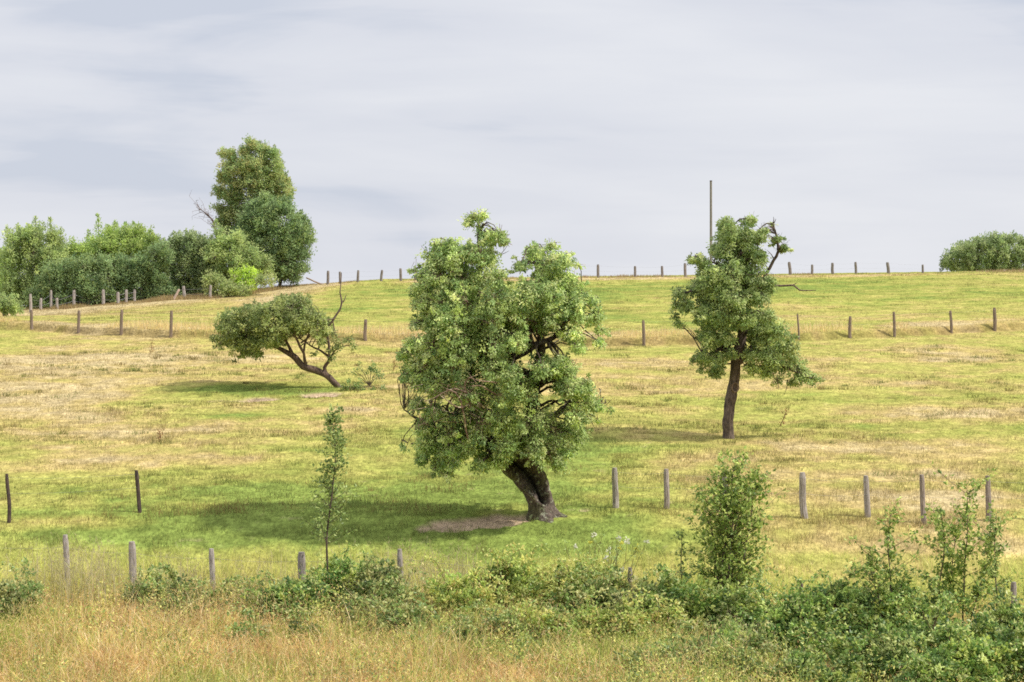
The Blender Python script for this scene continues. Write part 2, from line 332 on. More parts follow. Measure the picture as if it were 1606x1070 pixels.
def blades(g, x, y, h, w, c, lean=.35, bend=.5, z=None, two=True):
    n = len(x); z = terrain(x, y) if z is None else z; a = rng.uniform(0, 2 * pi, n)
    s = np.stack([np.cos(a), np.sin(a) * .5, np.zeros(n)], 1); s = norm(s)
    b = rng.uniform(0, 2 * pi, n); ld = np.stack([np.cos(b), np.sin(b), np.zeros(n)], 1) * (np.abs(rng.normal(size=n)) * lean * h)[:, None]
    p = np.stack([x, y, z - .03], 1); hz = np.array([0, 0, 1.]) * h[:, None]; w = w[:, None]
    m = p + hz * .55 + ld * .35; t = p + hz * (1 - .25 * bend * rng.random((n, 1))) + ld
    if two:
        v = np.stack([p - s * w * .5, p + s * w * .5, m + s * w * .42, m - s * w * .42, t], 1).reshape(-1, 3); o = np.arange(n)[:, None] * 5
        g.add(v, o + np.array([[0, 1, 2, 3]]), o + np.array([[3, 2, 4]]), np.repeat(c, 5, 0))
    else:
        v = np.stack([p - s * w * .5, p + s * w * .5, t], 1).reshape(-1, 3); g.add(v, None, np.arange(n * 3).reshape(-1, 3), np.repeat(c, 3, 0))
def visible_xy(n, y0, y1, marg=1.08):
    y = y0 * (y1 / y0) ** rng.random(n); x = rng.uniform(-1, 1, n) * (.268 * y * marg + .5); return x, y
def pasture_grass():
    g = Geo(); nt = 42000; cx, cy = visible_xy(nt, 45.5, 168); m = 8
    x = (cx[:, None] + rng.normal(size=(nt, m)) * .11 * (cy / 60)[:, None]).ravel(); y = (cy[:, None] + rng.normal(size=(nt, m)) * .13 * (cy / 60)[:, None]).ravel()
    tuft = np.repeat(rng.uniform(.6, 1.5, nt), m); patch = sstep(.45, .75, fbm(x / 1.8, y / 1.8, 61)); d = dryness(x, y)
    h = (.05 + .07 * patch * tuft + .03 * rng.random(len(x)) + .03 * (d > .6)) * np.interp(y, [45, 60, 100, 165], [1.7, 1.2, .95, 1.2])
    sm = soil_mask(x, y); keep = (sm < .25) | (rng.random(len(x)) < .06); x, y, h, tuft = x[keep], y[keep], h[keep], tuft[keep]
    jit = np.repeat(rng.normal(size=nt) * .13, m)[keep]
    nr = (1 - sstep(52, 85, y)); c = field_col(x, y, jit + rng.normal(size=len(x)) * (.04 + .05 * nr)) * (1 + rng.uniform(-.12, .13, len(x)) * (1 + 1.3 * nr))[:, None]; blades(g, x, y, h, .012 * y / 50 * rng.uniform(.8, 1.4, len(x)), c, .55, .5, two=False)
    tag(g.build('pasture_grass', M_GRASS), 'short grazed green and straw grass over the whole pasture slope', 'grass', kind='stuff')
pasture_grass()
def rough_tufts():
    # darker ungrazed weedy tufts scattered over the pasture
    g = Geo(); nt = 2400; cx, cy = visible_xy(nt, 49, 100); k = fbm(cx / 5, cy / 3, 71) > .5; cx, cy = cx[k], cy[k]; nt = len(cx); m = 34; sz = rng.uniform(.1, .42, nt)
    x = (cx[:, None] + rng.normal(size=(nt, m)) * sz[:, None]).ravel(); y = (cy[:, None] + rng.normal(size=(nt, m)) * sz[:, None] * .7).ravel()
    h = np.repeat(rng.uniform(.07, .26, nt), m) * rng.uniform(.6, 1.2, nt * m)
    base = pick([C_DG * .92, C_G * .86, lin((150, 150, 70)) / KG, lin((176, 150, 90)) / KG], nt); c = np.repeat(base, m, 0) * rng.uniform(.8, 1.2, (nt * m, 1))
    k = soil_mask(x, y) < .3; x, y, h, c = x[k], y[k], h[k], c[k]
    blades(g, x, y, h, .016 * y / 55, c, .6, .5, two=False)
    tag(g.build('weedy_grass_tufts', M_GRASS), 'darker uneven grass tufts dotted over the middle pasture', 'grass tufts', kind='stuff')
rough_tufts()
def line_grass(name, label, line, n, hr, back, front, pal, wbase, noise=3.0, seed=5, zero=.35):
    g = Geo(); X = np.array([p[0] for p in line]); Yl = np.array([p[1] for p in line]); x = rng.uniform(X[0], X[-1], n); y0 = np.interp(x, X, Yl)
    v = rng.random(n); y = y0 - front + (front + back) * v ** 1.3; a = fbm(x / noise, y0 * .1, seed, 3); dens = sstep(zero, .62, a); k = rng.random(n) < dens * .93 + .07; x, y, a = x[k], y[k], a[k]
    h = (hr[0] + (hr[1] - hr[0]) * sstep(.3, .75, a) * rng.uniform(.5, 1.1, len(x))) * rng.uniform(.6, 1.1, len(x)); c = pick(pal, len(x)) * rng.uniform(.85, 1.15, (len(x), 1))
    blades(g, x, y, h, wbase * y / 50 * rng.uniform(.7, 1.3, len(x)), c, .3, .5, two=False); return tag(g.build(name, M_DRY), label, 'tall grass', kind='stuff')
STRAW = [lin(c) / 1.05 for c in [(236, 214, 160), (222, 196, 138), (206, 178, 118), (214, 206, 130)]]
line_grass('fence_line_grass', 'pale dry grass left standing along the middle distance fence bank', [(a, b + .1) for a, b in zip(*YF)][1:-1], 12000, (.06, .62), 3.4, .2, [q * 1.25 for q in STRAW], .012, 4.0, 5, .46)
crest = [ground_at(x, 165.0) for x in (440, 700, 900, 1100, 1300, 1500, 1640)]
line_grass('crest_grass', 'thin reddish dry grass along the hill crest', crest, 9000, (.12, .42), 6, 3, [lin(c) / KG for c in [(214, 176, 140), (222, 196, 140), (196, 168, 112)]], .013, 5, 9)
line_grass('hedge_foot_grass', 'pinkish dry grass strip at the foot of the left hedge', [hit(-20, 490), hit(115, 482), hit(200, 476), hit(330, 468), hit(400, 460), hit(490, 447)], 14000, (.15, .6), 5, 1.5, [lin(c) / KG for c in [(226, 196, 150), (214, 182, 130), (206, 190, 120)]], .012, 4, 19, .2)
mf = [hit(-30, 822), hit(12, 820), hit(215, 804), hit(600, 797), hit(965, 797), hit(1260, 813), hit(1450, 820), hit(1640, 815)]
line_grass('middle_fence_grass', 'brownish rough grass under the middle fence posts', mf, 9000, (.06, .28), .7, .5, [lin(c) / KG for c in [(190, 150, 100), (160, 160, 80), (200, 186, 104)]], .012, 2.2, 29, .45)

# ------------------------------------------------------------------ foreground
def foreground_grass():
    g = Geo(); n = 88000; x, y = visible_xy(n, 33.5, 48.8, 1.1)
    sx = CX + x / y * F
    a = fbm(x / 1.6, y / 1.6, 91, 3); top = sstep(44, 47, y)
    pal_d = np.array([lin(c) / .92 for c in [(222, 190, 132), (208, 176, 112), (236, 214, 166), (216, 202, 124), (194, 158, 108)]])
    pal_g = np.array([lin(c) / .95 for c in [(166, 176, 84), (138, 154, 70), (190, 194, 100), (208, 202, 124)]])
    right = sstep(560, 1150, sx); t = rng.random(n)
    pg = np.clip(.34 + .5 * right + 2.6 * (a - .5) + .4 * top, 0, 1); isg = t < pg
    c = np.where(isg[:, None], pal_g[rng.integers(0, 4, n)], pal_d[rng.integers(0, 5, n)]) * rng.uniform(.8, 1.2, (n, 1)) * (.72 + .56 * fbm(x / .9, y / .9, 93, 2))[:, None]; tp = sstep(43.5, 46, y)[:, None] * .65; c = c * (1 - tp) + lin((206, 212, 112)) / .92 * tp
    h = rng.uniform(.35, .75, n) * (.6 + .8 * fbm(x / 1.1, y / 1.1, 97)); h *= (1 - .5 * sstep(46.2, 48.6, y)) * (.55 + .95 * fbm(x / 2.6, y / 2.6, 197, 2))
    tall = (fbm(x / 1.3, y / 3, 99) > .56) & (rng.random(n) < .3); h = np.where(tall, h * 1.45, h); h *= np.where(sx > 1150, .75, 1)
    br = sstep(1180, 1290, sx) * (1 - sstep(43.5, 45, y)) * .8; k0 = rng.random(n) > br; x, y, h, c, n = x[k0], y[k0], h[k0], c[k0], int(k0.sum())
    k = (y < 46.6) | (rng.random(n) < .7 * fbm(x / 1.5, y / 1.5, 17)); x, y, h, c = x[k], y[k], h[k], c[k]
    blades(g, x, y, h, rng.uniform(.01, .022, len(x)), c, .62, .8)
    tag(g.build('meadow_grass', M_DRY), 'tall unmown golden and green grass filling the foreground bank', 'meadow grass', kind='stuff')
    # pale standing stems with seed heads in patches
    g = Geo()
    for px, w, n, hh in ((60, 60, 110, 1.05), (110, 45, 300, 1.25), (160, 30, 120, 1.15), (180, 50, 120, 1.0), (230, 80, 120, .95), (290, 40, 120, .95), (430, 80, 160, .9), (560, 60, 200, 1.0), (650, 60, 340, 1.05), (720, 50, 260, .95), (780, 40, 80, .8), (330, 120, 140, .8), (1160, 60, 120, .8), (860, 60, 40, .8), (20, 30, 60, .9)):
        n = int(n * .55); Yc = rng.uniform(44.2, 47.2, n) if px != 1160 else rng.uniform(39.5, 41.5, n); xx = ((px + rng.normal(size=n) * w * .5) - CX) / F * Yc
        c = pick([lin(q) / KG for q in [(244, 230, 184), (232, 216, 160), (226, 218, 150)]], n) * 1.1; h = hh * rng.uniform(.6, 1.08, n)
        blades(g, xx, Yc, h, rng.uniform(.013, .024, n), c, .25, .3)
        z = terrain(xx, Yc); L = rng.uniform(.1, .2, n); m = 5
        pos = np.stack([xx, Yc, z + h * .9], 1)[:, None] + rng.normal(size=(n, m, 3)) * np.array([.03, .03, .06]); leaves(g, pos.reshape(-1, 3), np.array([0, 0, 1.]) + rng.normal(size=(n * m, 3)) * .3, .07, .014, np.repeat(c, m, 0) * .92)
    n = 2600; xx, Yc = visible_xy(n, 34, 45); kk = (fbm(xx / 1.2, Yc / 1.2, 301) > .5) & (CX + xx / Yc * F < 1220); xx, Yc = xx[kk], Yc[kk]; n = len(xx); h = rng.uniform(.6, 1.05, n)
    c = pick([lin(q) / .9 for q in [(236, 214, 160), (222, 190, 132), (214, 180, 120), (214, 206, 130)]], n); blades(g, xx, Yc, h, rng.uniform(.012, .022, n), c, .35, .5)
    pos = np.stack([xx, Yc, terrain(xx, Yc) + h * .88], 1)[:, None] + rng.normal(size=(n, 6, 3)) * np.array([.04, .04, .07]); leaves(g, pos.reshape(-1, 3), np.array([0, 0, 1.]) + rng.normal(size=(n * 6, 3)) * .4, .06, .016, np.repeat(c, 6, 0) * .9)
    tag(g.build('seeding_grass_stems', M_DRY), 'pale straw coloured seeding grass stems standing among the front fence posts', 'grass stems', kind='stuff')
foreground_grass()
def undergrowth():
    g = Geo(); n = 17000; x, y = visible_xy(n, 33.5, 46.2, 1.08); sx = CX + x / y * F
    a = fbm(x / 1.3, y / 1.3, 191, 3); b = fbm(x / .6, y / .6, 195, 2); gr = np.clip(.12 + .75 * sstep(380, 1250, sx) + 2.0 * (a - .5), 0, .97); k = rng.random(n) < (.35 + .6 * sstep(.4, .6, b)) * (1 - .75 * sstep(1180, 1290, sx)); x, y, gr, a, sx = x[k], y[k], gr[k], a[k], sx[k]; n = len(x)
    z = terrain(x, y); h = rng.uniform(.3, .8, n) * (.6 + .8 * a) * (1 - .45 * sstep(44.5, 46, y)); m = 10; isg = rng.random(n) < gr
    t = rng.random((n, m)); pos = np.stack([np.repeat(x[:, None], m, 1), np.repeat(y[:, None], m, 1), z[:, None] + h[:, None] * (.3 + .7 * t)], -1) + rng.normal(size=(n, m, 3)) * np.array([.08, .08, .04])
    pg = np.array(PAL((118, 138, 66), (152, 166, 76), (96, 116, 58), (178, 180, 92), (196, 190, 104))); pd = np.array([lin(q) / .9 for q in ((220, 184, 128), (206, 170, 108), (232, 206, 156), (190, 146, 98), (210, 196, 116))])
    c0 = np.where(isg[:, None], pg[rng.integers(0, 5, n)], pd[rng.integers(0, 5, n)]); c = np.repeat(c0, m, 0) * rng.uniform(.75, 1.25, (n * m, 1)); ig = np.repeat(isg, m)
    leaves(g, pos.reshape(-1, 3), rng.normal(size=(n * m, 3)) + [0, 0, .5], np.where(ig, rng.uniform(.05, .1, n * m), rng.uniform(.04, .12, n * m)), np.where(ig, rng.uniform(.02, .045, n * m), rng.uniform(.008, .018, n * m)), c)
    tag(g.build('undergrowth', M_BRAM), 'low leafy weeds and dry seed heads tangled through the foreground grass', 'undergrowth', kind='stuff')
undergrowth()

BR_D = PAL((100, 130, 52), (76, 106, 42), (128, 154, 66), (180, 186, 112), (158, 168, 72), (84, 114, 50)); BR_M = PAL((116, 138, 66), (92, 116, 56), (146, 158, 86), (170, 166, 104)); BR_Y = PAL((146, 162, 74), (170, 176, 88), (116, 140, 62), (186, 174, 98))
BRG = 'bramble thickets on the foreground bank'
def bramble(label, px, w, top, Y, pal, canes=14, dens=20, dep=1.0, leaf=.1, n=None):
    """a thicket spanning px±w pixels whose mounds reach the pixel row `top` at distance Y"""
    sc = Y / F; b = ground_at(px, Y); root = thing('bramble_bush', label, 'bramble bush', b, BRG); gl, gw = Geo(), Geo(); W = w * sc; n = n or max(4, int(W * 3.4)); bl = []
    for k in range(n):
        dx = -W + 2 * W * (k + .5) / n + rng.normal() * .12; dy = rng.normal() * dep * .45; e = 1 - abs(dx / W) ** 2.4
        X, Yy = b[0] + dx, Y + dy; gz = float(terrain(X, Yy, False)); H = (450 - (top)) / F * Y - b[2]; H = max(.3, H * (.68 + .42 * e) * rng.uniform(.8, 1.1)); r = max(.25, H * .48)
        bl.append([X, Yy, gz + H - r, r * rng.uniform(1, 1.35), r * 1.2, r, rng.uniform(.72, 1.18)])
        if H > .8: bl.append([X + rng.normal() * .2, Yy - .35, gz + H * .3, r * 1.2, r, H * .33, rng.uniform(.8, 1)])
    foliage(gl, gw, np.array(bl), pal, leaf, .72, dens * 1.1, .13, 15, .35, .15, .45, .003, (.9, .7, .55), .6, (.40, .50), .1, .8)
    for k in range(canes):                                       # arching canes with leaves along them
        q = bl[rng.integers(len(bl))]; a = rng.uniform(0, 2 * pi); s = np.array(q[:3]); L = rng.uniform(.5, 1.1)
        pts = [s, s + np.array([cos(a) * L * .4, sin(a) * L * .3, q[5] + .22 * L]), s + np.array([cos(a) * L * .9, sin(a) * L * .6, q[5] + .1 * L])]
        p, r = smooth_path(pts, [.006, .005, .002], .12); tube(gw, p, r, 4, (.9, .7, .55), 0, False)
        m = len(p) * 4; i = rng.integers(len(p) // 3, len(p), m); leaves(gl, p[i] + rng.normal(size=(m, 3)) * .04, rng.normal(size=(m, 3)) + [0, 0, -.2], leaf, leaf * .6, pick(pal, m) * 1.1)
    gw.build('twigs', M_BARK2, root, b); gl.build('foliage', M_BRAM, root, b)
for a in [
    ('low dark bramble mound in the bottom left corner beside pale grass', 0, 52, 905, 44.2, BR_M, 6, 22),
    ('small dark green bramble clump right of the second front post', 258, 66, 905, 44.5, BR_M, 9, 15),
    ('sparse olive bramble clump in front of the short front post', 372, 50, 928, 44, BR_M, 7, 15),
    ('dark bramble around the foot of the slender sapling', 500, 78, 886, 44.6, BR_D, 14, 21),
    ('brown green bramble clump with dead stems right of the slender sapling', 596, 48, 886, 44.4, BR_M, 10, 15),
    ('long yellow green bramble bank in the centre of the foreground', 845, 165, 884, 43.8, BR_Y, 30, 19),
    ('darker bramble below the white flowered thistle', 985, 95, 902, 43.2, BR_M, 14, 20),
    ('dark bramble under the bushy leafy sapling', 1125, 130, 905, 42.8, BR_D, 18, 21),
    ('dense dark green bramble heap right of the bushy sapling', 1345, 150, 912, 42.0, BR_D, 26, 21),
    ('large glossy bramble heap in the bottom right corner under the thin saplings', 1560, 130, 945, 40.6, BR_D, 26, 21)]: bramble(*a)
for a in [
    ('low green bramble spreading near the bottom edge below the thin saplings', 1470, 240, 990, 38.6, BR_D, 26, 21, 1.1),
    ('low mottled bramble near the bottom edge right of centre', 1120, 150, 1000, 38.6, BR_M, 10, 11, .9),
    ('yellow green bramble and weed bank low in the centre foreground', 950, 170, 948, 41.6, BR_Y, 20, 15, .9),
    ('olive bramble clump in the golden grass below the short front post', 430, 70, 965, 41.5, BR_M, 7, 9, .8),
    ('faint green bramble patch in the golden grass near the bottom centre', 740, 100, 965, 41, BR_M, 8, 10, .8),
    ('dull green bramble trailing below the dark bramble of the slender sapling', 620, 60, 930, 42.2, BR_M, 8, 11, .8),
    ('shaded bramble hollow between the bushy sapling and the right heap', 1230, 80, 955, 40.6, BR_D, 8, 15, .8)]: bramble(*a)

# ------------------------------------------------------------------ young trees
def sapling(name, label, px, top, Y, w, pal, nb=22, leaf=.075, mleaf=9, lean=0, cat='sapling', group='young saplings growing out of the brambles', h0=.3, stems=1, shape='cone', r=.022):
    b = ground_at(px, Y); b[2] -= .05; root = thing(name, label, cat, b, group); gl, gw = Geo(), Geo(); tp = P(px + lean, top, Y); H = tp[2] - b[2]; W = w * Y / F
    for s in range(stems):
        off = np.array([rng.normal() * .1, rng.normal() * .1, 0]) * (s > 0); t1 = tp + (np.array([rng.normal() * W * .5, rng.normal() * W * .4, -H * rng.uniform(.04, .35)]) if s else 0)
        pts = [b + off, b + off + (t1 - b) * .35 + rng.normal(size=3) * .05, b + off + (t1 - b) * .7 + rng.normal(size=3) * .05, t1]
        p, rr = limb(gw, pts, [r, r * .75, r * .5, .004], (1, 1, 1), .03, 6, .05)
        for k in range(nb):
            f = h0 + (1 - h0) * (k + rng.random()) / nb; i = min(len(p) - 1, int(f * (len(p) - 1))); a = rng.uniform(0, 2 * pi)
            g = {'cone': 1.15 - .9 * f, 'bush': (1.1 if f < .75 else 1.1 - (f - .75) * 2.6), 'thin': .55 + .35 * sin(f * 9 + px)}[shape]
            L = W * g * (rng.uniform(.45, 1.1) if shape != 'thin' else rng.uniform(.15, 1.9) ** 1.3); e = p[i] + np.array([cos(a) * L, sin(a) * L, L * rng.uniform(.4, 1.0)])
            tube(gw, np.array([p[i], (p[i] + e) / 2 + [0, 0, -.03], e]), [.007, .005, .002], 4, (1, 1, 1), 0, False)
            m = int(mleaf * 1.5); t = rng.uniform(.2, 1.08, m)[:, None]; pos = p[i] + (e - p[i]) * t + rng.normal(size=(m, 3)) * .045
            leaves(gl, pos, (e - p[i]) * .4 + rng.normal(size=(m, 3)) * .9 * L + [0, 0, -.3 * L], leaf * rng.uniform(.8, 1.5, m), leaf * .75, pick(pal, m) * rng.uniform(.85, 1.15, (m, 1)))
        m = 5; leaves(gl, t1 + rng.normal(size=(m, 3)) * .05, rng.normal(size=(m, 3)) + [0, 0, .6], leaf, leaf * .55, pick(pal, m))
    gw.build('stem', M_BARK2, root, b); gl.build('leaves', M_LEAF, root, b)
SP = PAL((104, 126, 58), (130, 148, 74), (160, 170, 98), (86, 106, 50)); SB = PAL((110, 134, 50), (136, 156, 64), (182, 190, 98), (88, 110, 42))
sapling('sapling', 'tall slender sapling with a straight thin stem near the leaning hollow tree', 516, 640, 44.8, 52, SP, 84, .085, 10, 4, h0=.34, r=.03)
sapling('sapling', 'dense bushy sapling with many upright stems right of centre', 1140, 712, 43.6, 50, SB, 36, .095, 11, 14, stems=9, h0=.15, shape='bush', r=.026)
sapling('sapling', 'thin pale wispy seedling just left of the bushy sapling', 1072, 830, 43.8, 22, SP, 16, .07, 6, -2, h0=.3, shape='thin')
sapling('sapling', 'loose open sapling leftmost of the four thin ones at right', 1404, 800, 42, 54, SB, 34, .095, 9, -8, h0=.2, shape='thin', stems=2)
sapling('sapling', 'short leafy sapling between two thin saplings at right', 1478, 800, 42.4, 44, SB, 36, .095, 10, -2, h0=.2, shape='thin', stems=2)
sapling('sapling', 'tallest dark leaved sapling among the four thin ones at right', 1514, 758, 42.2, 42, SB, 36, .095, 10, 2, h0=.2, shape='thin', stems=2)
sapling('sapling', 'spindly pale sapling rightmost of the four beside the edge post', 1567, 805, 41.8, 34, SP, 34, .08, 7, -4, h0=.3, shape='cone')
def thistle(px, top, Y, W, label):
    b = ground_at(px, Y); root = thing('thistle_plant', label, 'thistle', b); gl, gw, gf = Geo(), Geo(), Geo(); pal = PAL((150, 170, 96), (176, 188, 110), (130, 152, 90))
    for k in range(34):
        e = P(px + rng.normal() * W, top + abs(rng.normal()) * 36, Y + rng.normal() * .25); s = b + np.array([rng.normal() * .18, rng.normal() * .1, 0])
        p, r = smooth_path([s, (s * .4 + e * .6) + rng.normal(size=3) * .06, e], [.01, .007, .003], .2); tube(gw, p, r, 4, (1.6, 1.9, 1.0), 0, False)
        m = 18; i = rng.integers(len(p) // 4, len(p), m); leaves(gl, p[i] + rng.normal(size=(m, 3)) * .03, rng.normal(size=(m, 3)), .1, .028, pick(pal, m))
        if k % 2: continue
        gf = Geo(); m = 9; leaves(gf, e + rng.normal(size=(m, 3)) * .02, rng.normal(size=(m, 3)) + [0, 0, .5], .08, .05, np.tile(lin((228, 226, 206)), (m, 1)) if k % 3 else np.tile(lin((214, 212, 96)), (m, 1))); gf.build('flower_head', M_DRY, root, b)
    gw.build('stem', M_BARK2, root, b); gl.build('leaves', M_LEAF, root, b)
thistle(950, 838, 44.6, 32, 'pale flowering thistle clump standing left of the bushy sapling')

# ------------------------------------------------------------------ the hollow tree
def knots(px, Y, dy=None): return np.array([P(a[0], a[1], Y) + np.array([0, (dy[i] if dy else 0), 0]) for i, a in enumerate(px)])
def main_tree():
    Y = hit(850, 808)[1]; sc = Y / F; b = hit(850, 808); root = thing('apple_tree', 'large leaning fruit tree with a hollow split trunk in the middle', 'tree', b, 'old fruit trees in the pasture'); g = Geo()
    tp = [(853, 818, 25), (850, 806, 21), (846, 786, 19), (837, 761, 21), (823, 741, 24), (804, 725, 23), (785, 708, 18), (772, 688, 14)]
    p, r = smooth_path(knots(tp, Y), [a[2] * sc for a in tp], .03); n = len(p); s = 56
    T, A, B = frames(p)
    # angle (in ring coordinates) that faces the viewer's side of the trunk
    fa = np.array([math.atan2(np.dot(B[i], [.28, -1, .1]), np.dot(A[i], [.28, -1, .1])) for i in range(n)])
    def fn(R, th, n_):
        t = np.arange(n_) / (n_ - 1); px_ = np.interp(t, np.linspace(0, 1, 8), np.arange(8))
        d = (th[None] - fa[:, None] + pi) % (2 * pi) - pi; cs = np.cos(th)[None] + 0 * d; sn = np.sin(th)[None] + 0 * d
        tt = t[:, None] * 9
        R = R * (1 + .22 * (fbm(tt, cs * 2.0 + sn * 1.1 + 7, 3, 3) - .5) + .16 * (fbm(tt * 1.3, cs * 7 + 20 + sn * 5, 8, 2) - .5))
        R = R * (1 + .45 * np.exp(-tt / .7) * (.4 + np.abs(np.sin(th[None] * 2.5 + .7))))
        win = sstep(.15, .24, t) * (1 - sstep(.70, .80, t)); wd = ((.84 + .32 * (fbm(t * 11, t * 0, 21) - .5) * 2 + .12 * np.sin(t * 21)) * win)[:, None]
        off = .16 * np.sin(t * 9); dd = np.abs(d - off[:, None] - .05); hole = (1 - sstep(wd * .72, wd + .04, dd)) * (win[:, None] > .03) * sstep(.05, .2, wd)
        lip = np.exp(-((dd - wd - .12) / .13) ** 2) * win[:, None]
        R = R * (1 + .16 * lip) * (1 - .93 * hole)
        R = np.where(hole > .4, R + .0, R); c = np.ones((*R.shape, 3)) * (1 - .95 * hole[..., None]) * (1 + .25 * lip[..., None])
        mo = sstep(.5, .66, fbm(tt * .9, cs * 2 + 3 + sn, 55))[..., None] * (1 - hole[..., None]); c = c * (1 - mo * .5) + np.array([.75, 1.0, .45]) * mo * .5
        return R, c
    tube(g, p, r, s, (1, 1, 1), 0, True, 0, fn)
    LIM = [[(785, 706, 16), (768, 680, 12), (750, 640, 10), (738, 585, 8), (742, 520, 6.5), (748, 450, 4.5), (753, 395, 3), (751, 365, 2), (746, 342, 1)],
           [(806, 722, 18), (822, 690, 13), (832, 645, 11), (838, 595, 9), (848, 550, 7), (852, 490, 5), (856, 430, 3), (862, 390, 1.2)],
           [(832, 645, 8), (815, 600, 6), (800, 560, 5), (792, 510, 4), (782, 450, 2.4), (772, 400, 1)],
           [(750, 640, 7), (715, 610, 5), (690, 575, 4), (680, 520, 3), (675, 450, 2), (684, 395, 1)],
           [(838, 595, 7), (800, 568, 5.5), (835, 545, 5), (864, 528, 4), (890, 500, 3), (918, 478, 2), (936, 500, 1)],
           [(778, 690, 8), (735, 672, 5), (700, 655, 4), (668, 650, 2.5), (640, 640, 1)],
           [(826, 680, 8), (862, 660, 6), (890, 640, 4), (915, 612, 2.5), (945, 640, 1)],
           [(772, 682, 6), (735, 700, 4), (690, 705, 2.5), (640, 700, 1)]]
    DY = [[0, .1, .2, .1, 0, 0, 0, 0, 0], [0, .1, 0, -.2, -.2, 0, 0, 0], [0, .3, .6, .9, .8, .5], [0, -.3, -.7, -.8, -.5, -.2], [0, -.5, -.8, -.9, -.8, -.4, -.2], [0, -.5, -1, -1.2, -1.1], [0, .4, .8, .9, .7], [0, .6, 1.0, 1.0]]
    nodes, nr = [p[-20:]], [r[-20:]]
    for L, dy in zip(LIM, DY):
        a, rr = limb(g, knots(L, Y, dy), [max(.006, q[2] * sc) for q in L], (.9, .9, .9), .08, 9); nodes.append(a); nr.append(rr)
    for x0, y0, x1, y1, x2, y2, dyy in ((735, 690, 720, 625, 700, 610, -1.5), (790, 600, 765, 600, 735, 590, -1.6), (760, 640, 720, 612, 665, 628, -1.7), (745, 628, 722, 640, 690, 622, -1.8), (738, 640, 730, 600, 745, 588, -1.9), (780, 620, 755, 605, 738, 605, -1.8)):
        limb(g, [P(x0, y0, Y - 2.2), P(x1, y1, Y - 2.75), P(x2, y2, Y - 2.85)], [.03, .02, .008], (2.2, 1.9, 1.7), .05, 5)
    for k in range(90):
        s0 = P(rng.uniform(655, 760), rng.uniform(600, 665), Y - rng.uniform(2.4, 2.9)); segs(g, s0[None], (s0 + rng.normal(size=3) * np.array([.28, .15, .2]))[None], .008, .004, (2.2, 1.9, 1.7))
    for a, q in (((785, 400), (797, 384)), ((785, 400), (799, 394)), ((880, 700), (900, 735)), ((860, 700), (880, 742)), ((640, 695), (633, 690)), ((712, 705), (704, 742)), ((700, 700), (697, 735)), ((760, 715), (752, 745)), ((945, 640), (960, 625)), ((925, 655), (938, 680))):
        limb(g, [P(a[0] - 10, a[1] - 5, Y - .2), P(*a, Y - .3), P(*q, Y - .35)], [.02, .012, .004], (1.2, 1.1, 1), .03, 5)
    nodes = np.vstack(nodes); nr = np.concatenate(nr)
    BL = [(743, 341, 16), (757, 338, 13), (734, 349, 10), (750, 358, 6), (770, 369, 17), (785, 368, 6), (790, 378, 4), (702, 390, 22), (684, 386, 14), (718, 398, 18), (735, 394, 20), (758, 400, 22), (690, 408, 20), (710, 412, 20), (672, 398, 9), (863, 385, 13), (836, 395, 15), (854, 412, 34), (878, 410, 20), (815, 416, 8), (905, 415, 7), (646, 424, 7), (655, 421, 6),
          (666, 430, 16), (659, 452, 12), (662, 476, 13), (693, 432, 30), (725, 435, 32), (772, 436, 28), (841, 448, 32), (878, 445, 32), (899, 469, 22), (922, 468, 14), (931, 494, 17), (941, 516, 13), (937, 533, 7), (903, 494, 14), (893, 521, 16), (903, 540, 9),
          (863, 479, 34), (827, 470, 36), (779, 470, 38), (735, 470, 38), (694, 468, 30), (679, 497, 24), (655, 506, 6), (720, 503, 36), (767, 503, 38), (809, 497, 36), (854, 503, 28), (652, 541, 16), (638, 552, 8), (684, 536, 34), (726, 539, 38), (773, 539, 38), (812, 530, 20),
          (648, 571, 10), (671, 568, 28), (714, 569, 36), (767, 569, 36), (800, 585, 26), (852, 573, 22), (878, 569, 20), (827, 605, 28), (912, 603, 17), (884, 602, 24), (890, 575, 12), (658, 588, 14), (673, 590, 22), (690, 600, 26), (656, 628, 10, .9), (682, 640, 16), (668, 663, 15), (678, 688, 24), (664, 714, 9), (690, 722, 12), (708, 700, 28),
          (740, 695, 28), (757, 718, 13), (714, 664, 30), (751, 655, 32), (740, 610, 30), (780, 615, 30), (791, 653, 32), (794, 693, 26), (784, 715, 12), (838, 655, 36, .9), (869, 664, 36, .85), (897, 648, 28), (916, 610, 15), (908, 676, 16), (863, 696, 30, .85), (838, 695, 22, .85), (889, 700, 15), (874, 720, 10), (953, 638, 6), (936, 633, 8), (935, 655, 6), (640, 698, 6), (633, 692, 4), (925, 628, 10), (705, 735, 4), (640, 585, 5)]
    bl = deepen(BL, Y, (780, 570), (165, 215), 1.9); gl = Geo()
    bl[:, 1] -= .9
    for q in bl: branch_to(g, nodes, nr, q[:3], (.9, .85, .8))
    pal = PAL((128, 152, 84), (150, 170, 98), (104, 130, 72), (182, 194, 124), (136, 158, 90), (200, 204, 136), (160, 176, 84))
    foliage(gl, g, bl, pal, .082, .58, 15, .15, 25, .1, .55, .3, .006, (1.5, 1.25, 1.1), cut=(.41, .54), base=.13)
    g.build('trunk', M_BARK, root, b, True); gl.build('crown', M_LEAF, root, b)
main_tree()
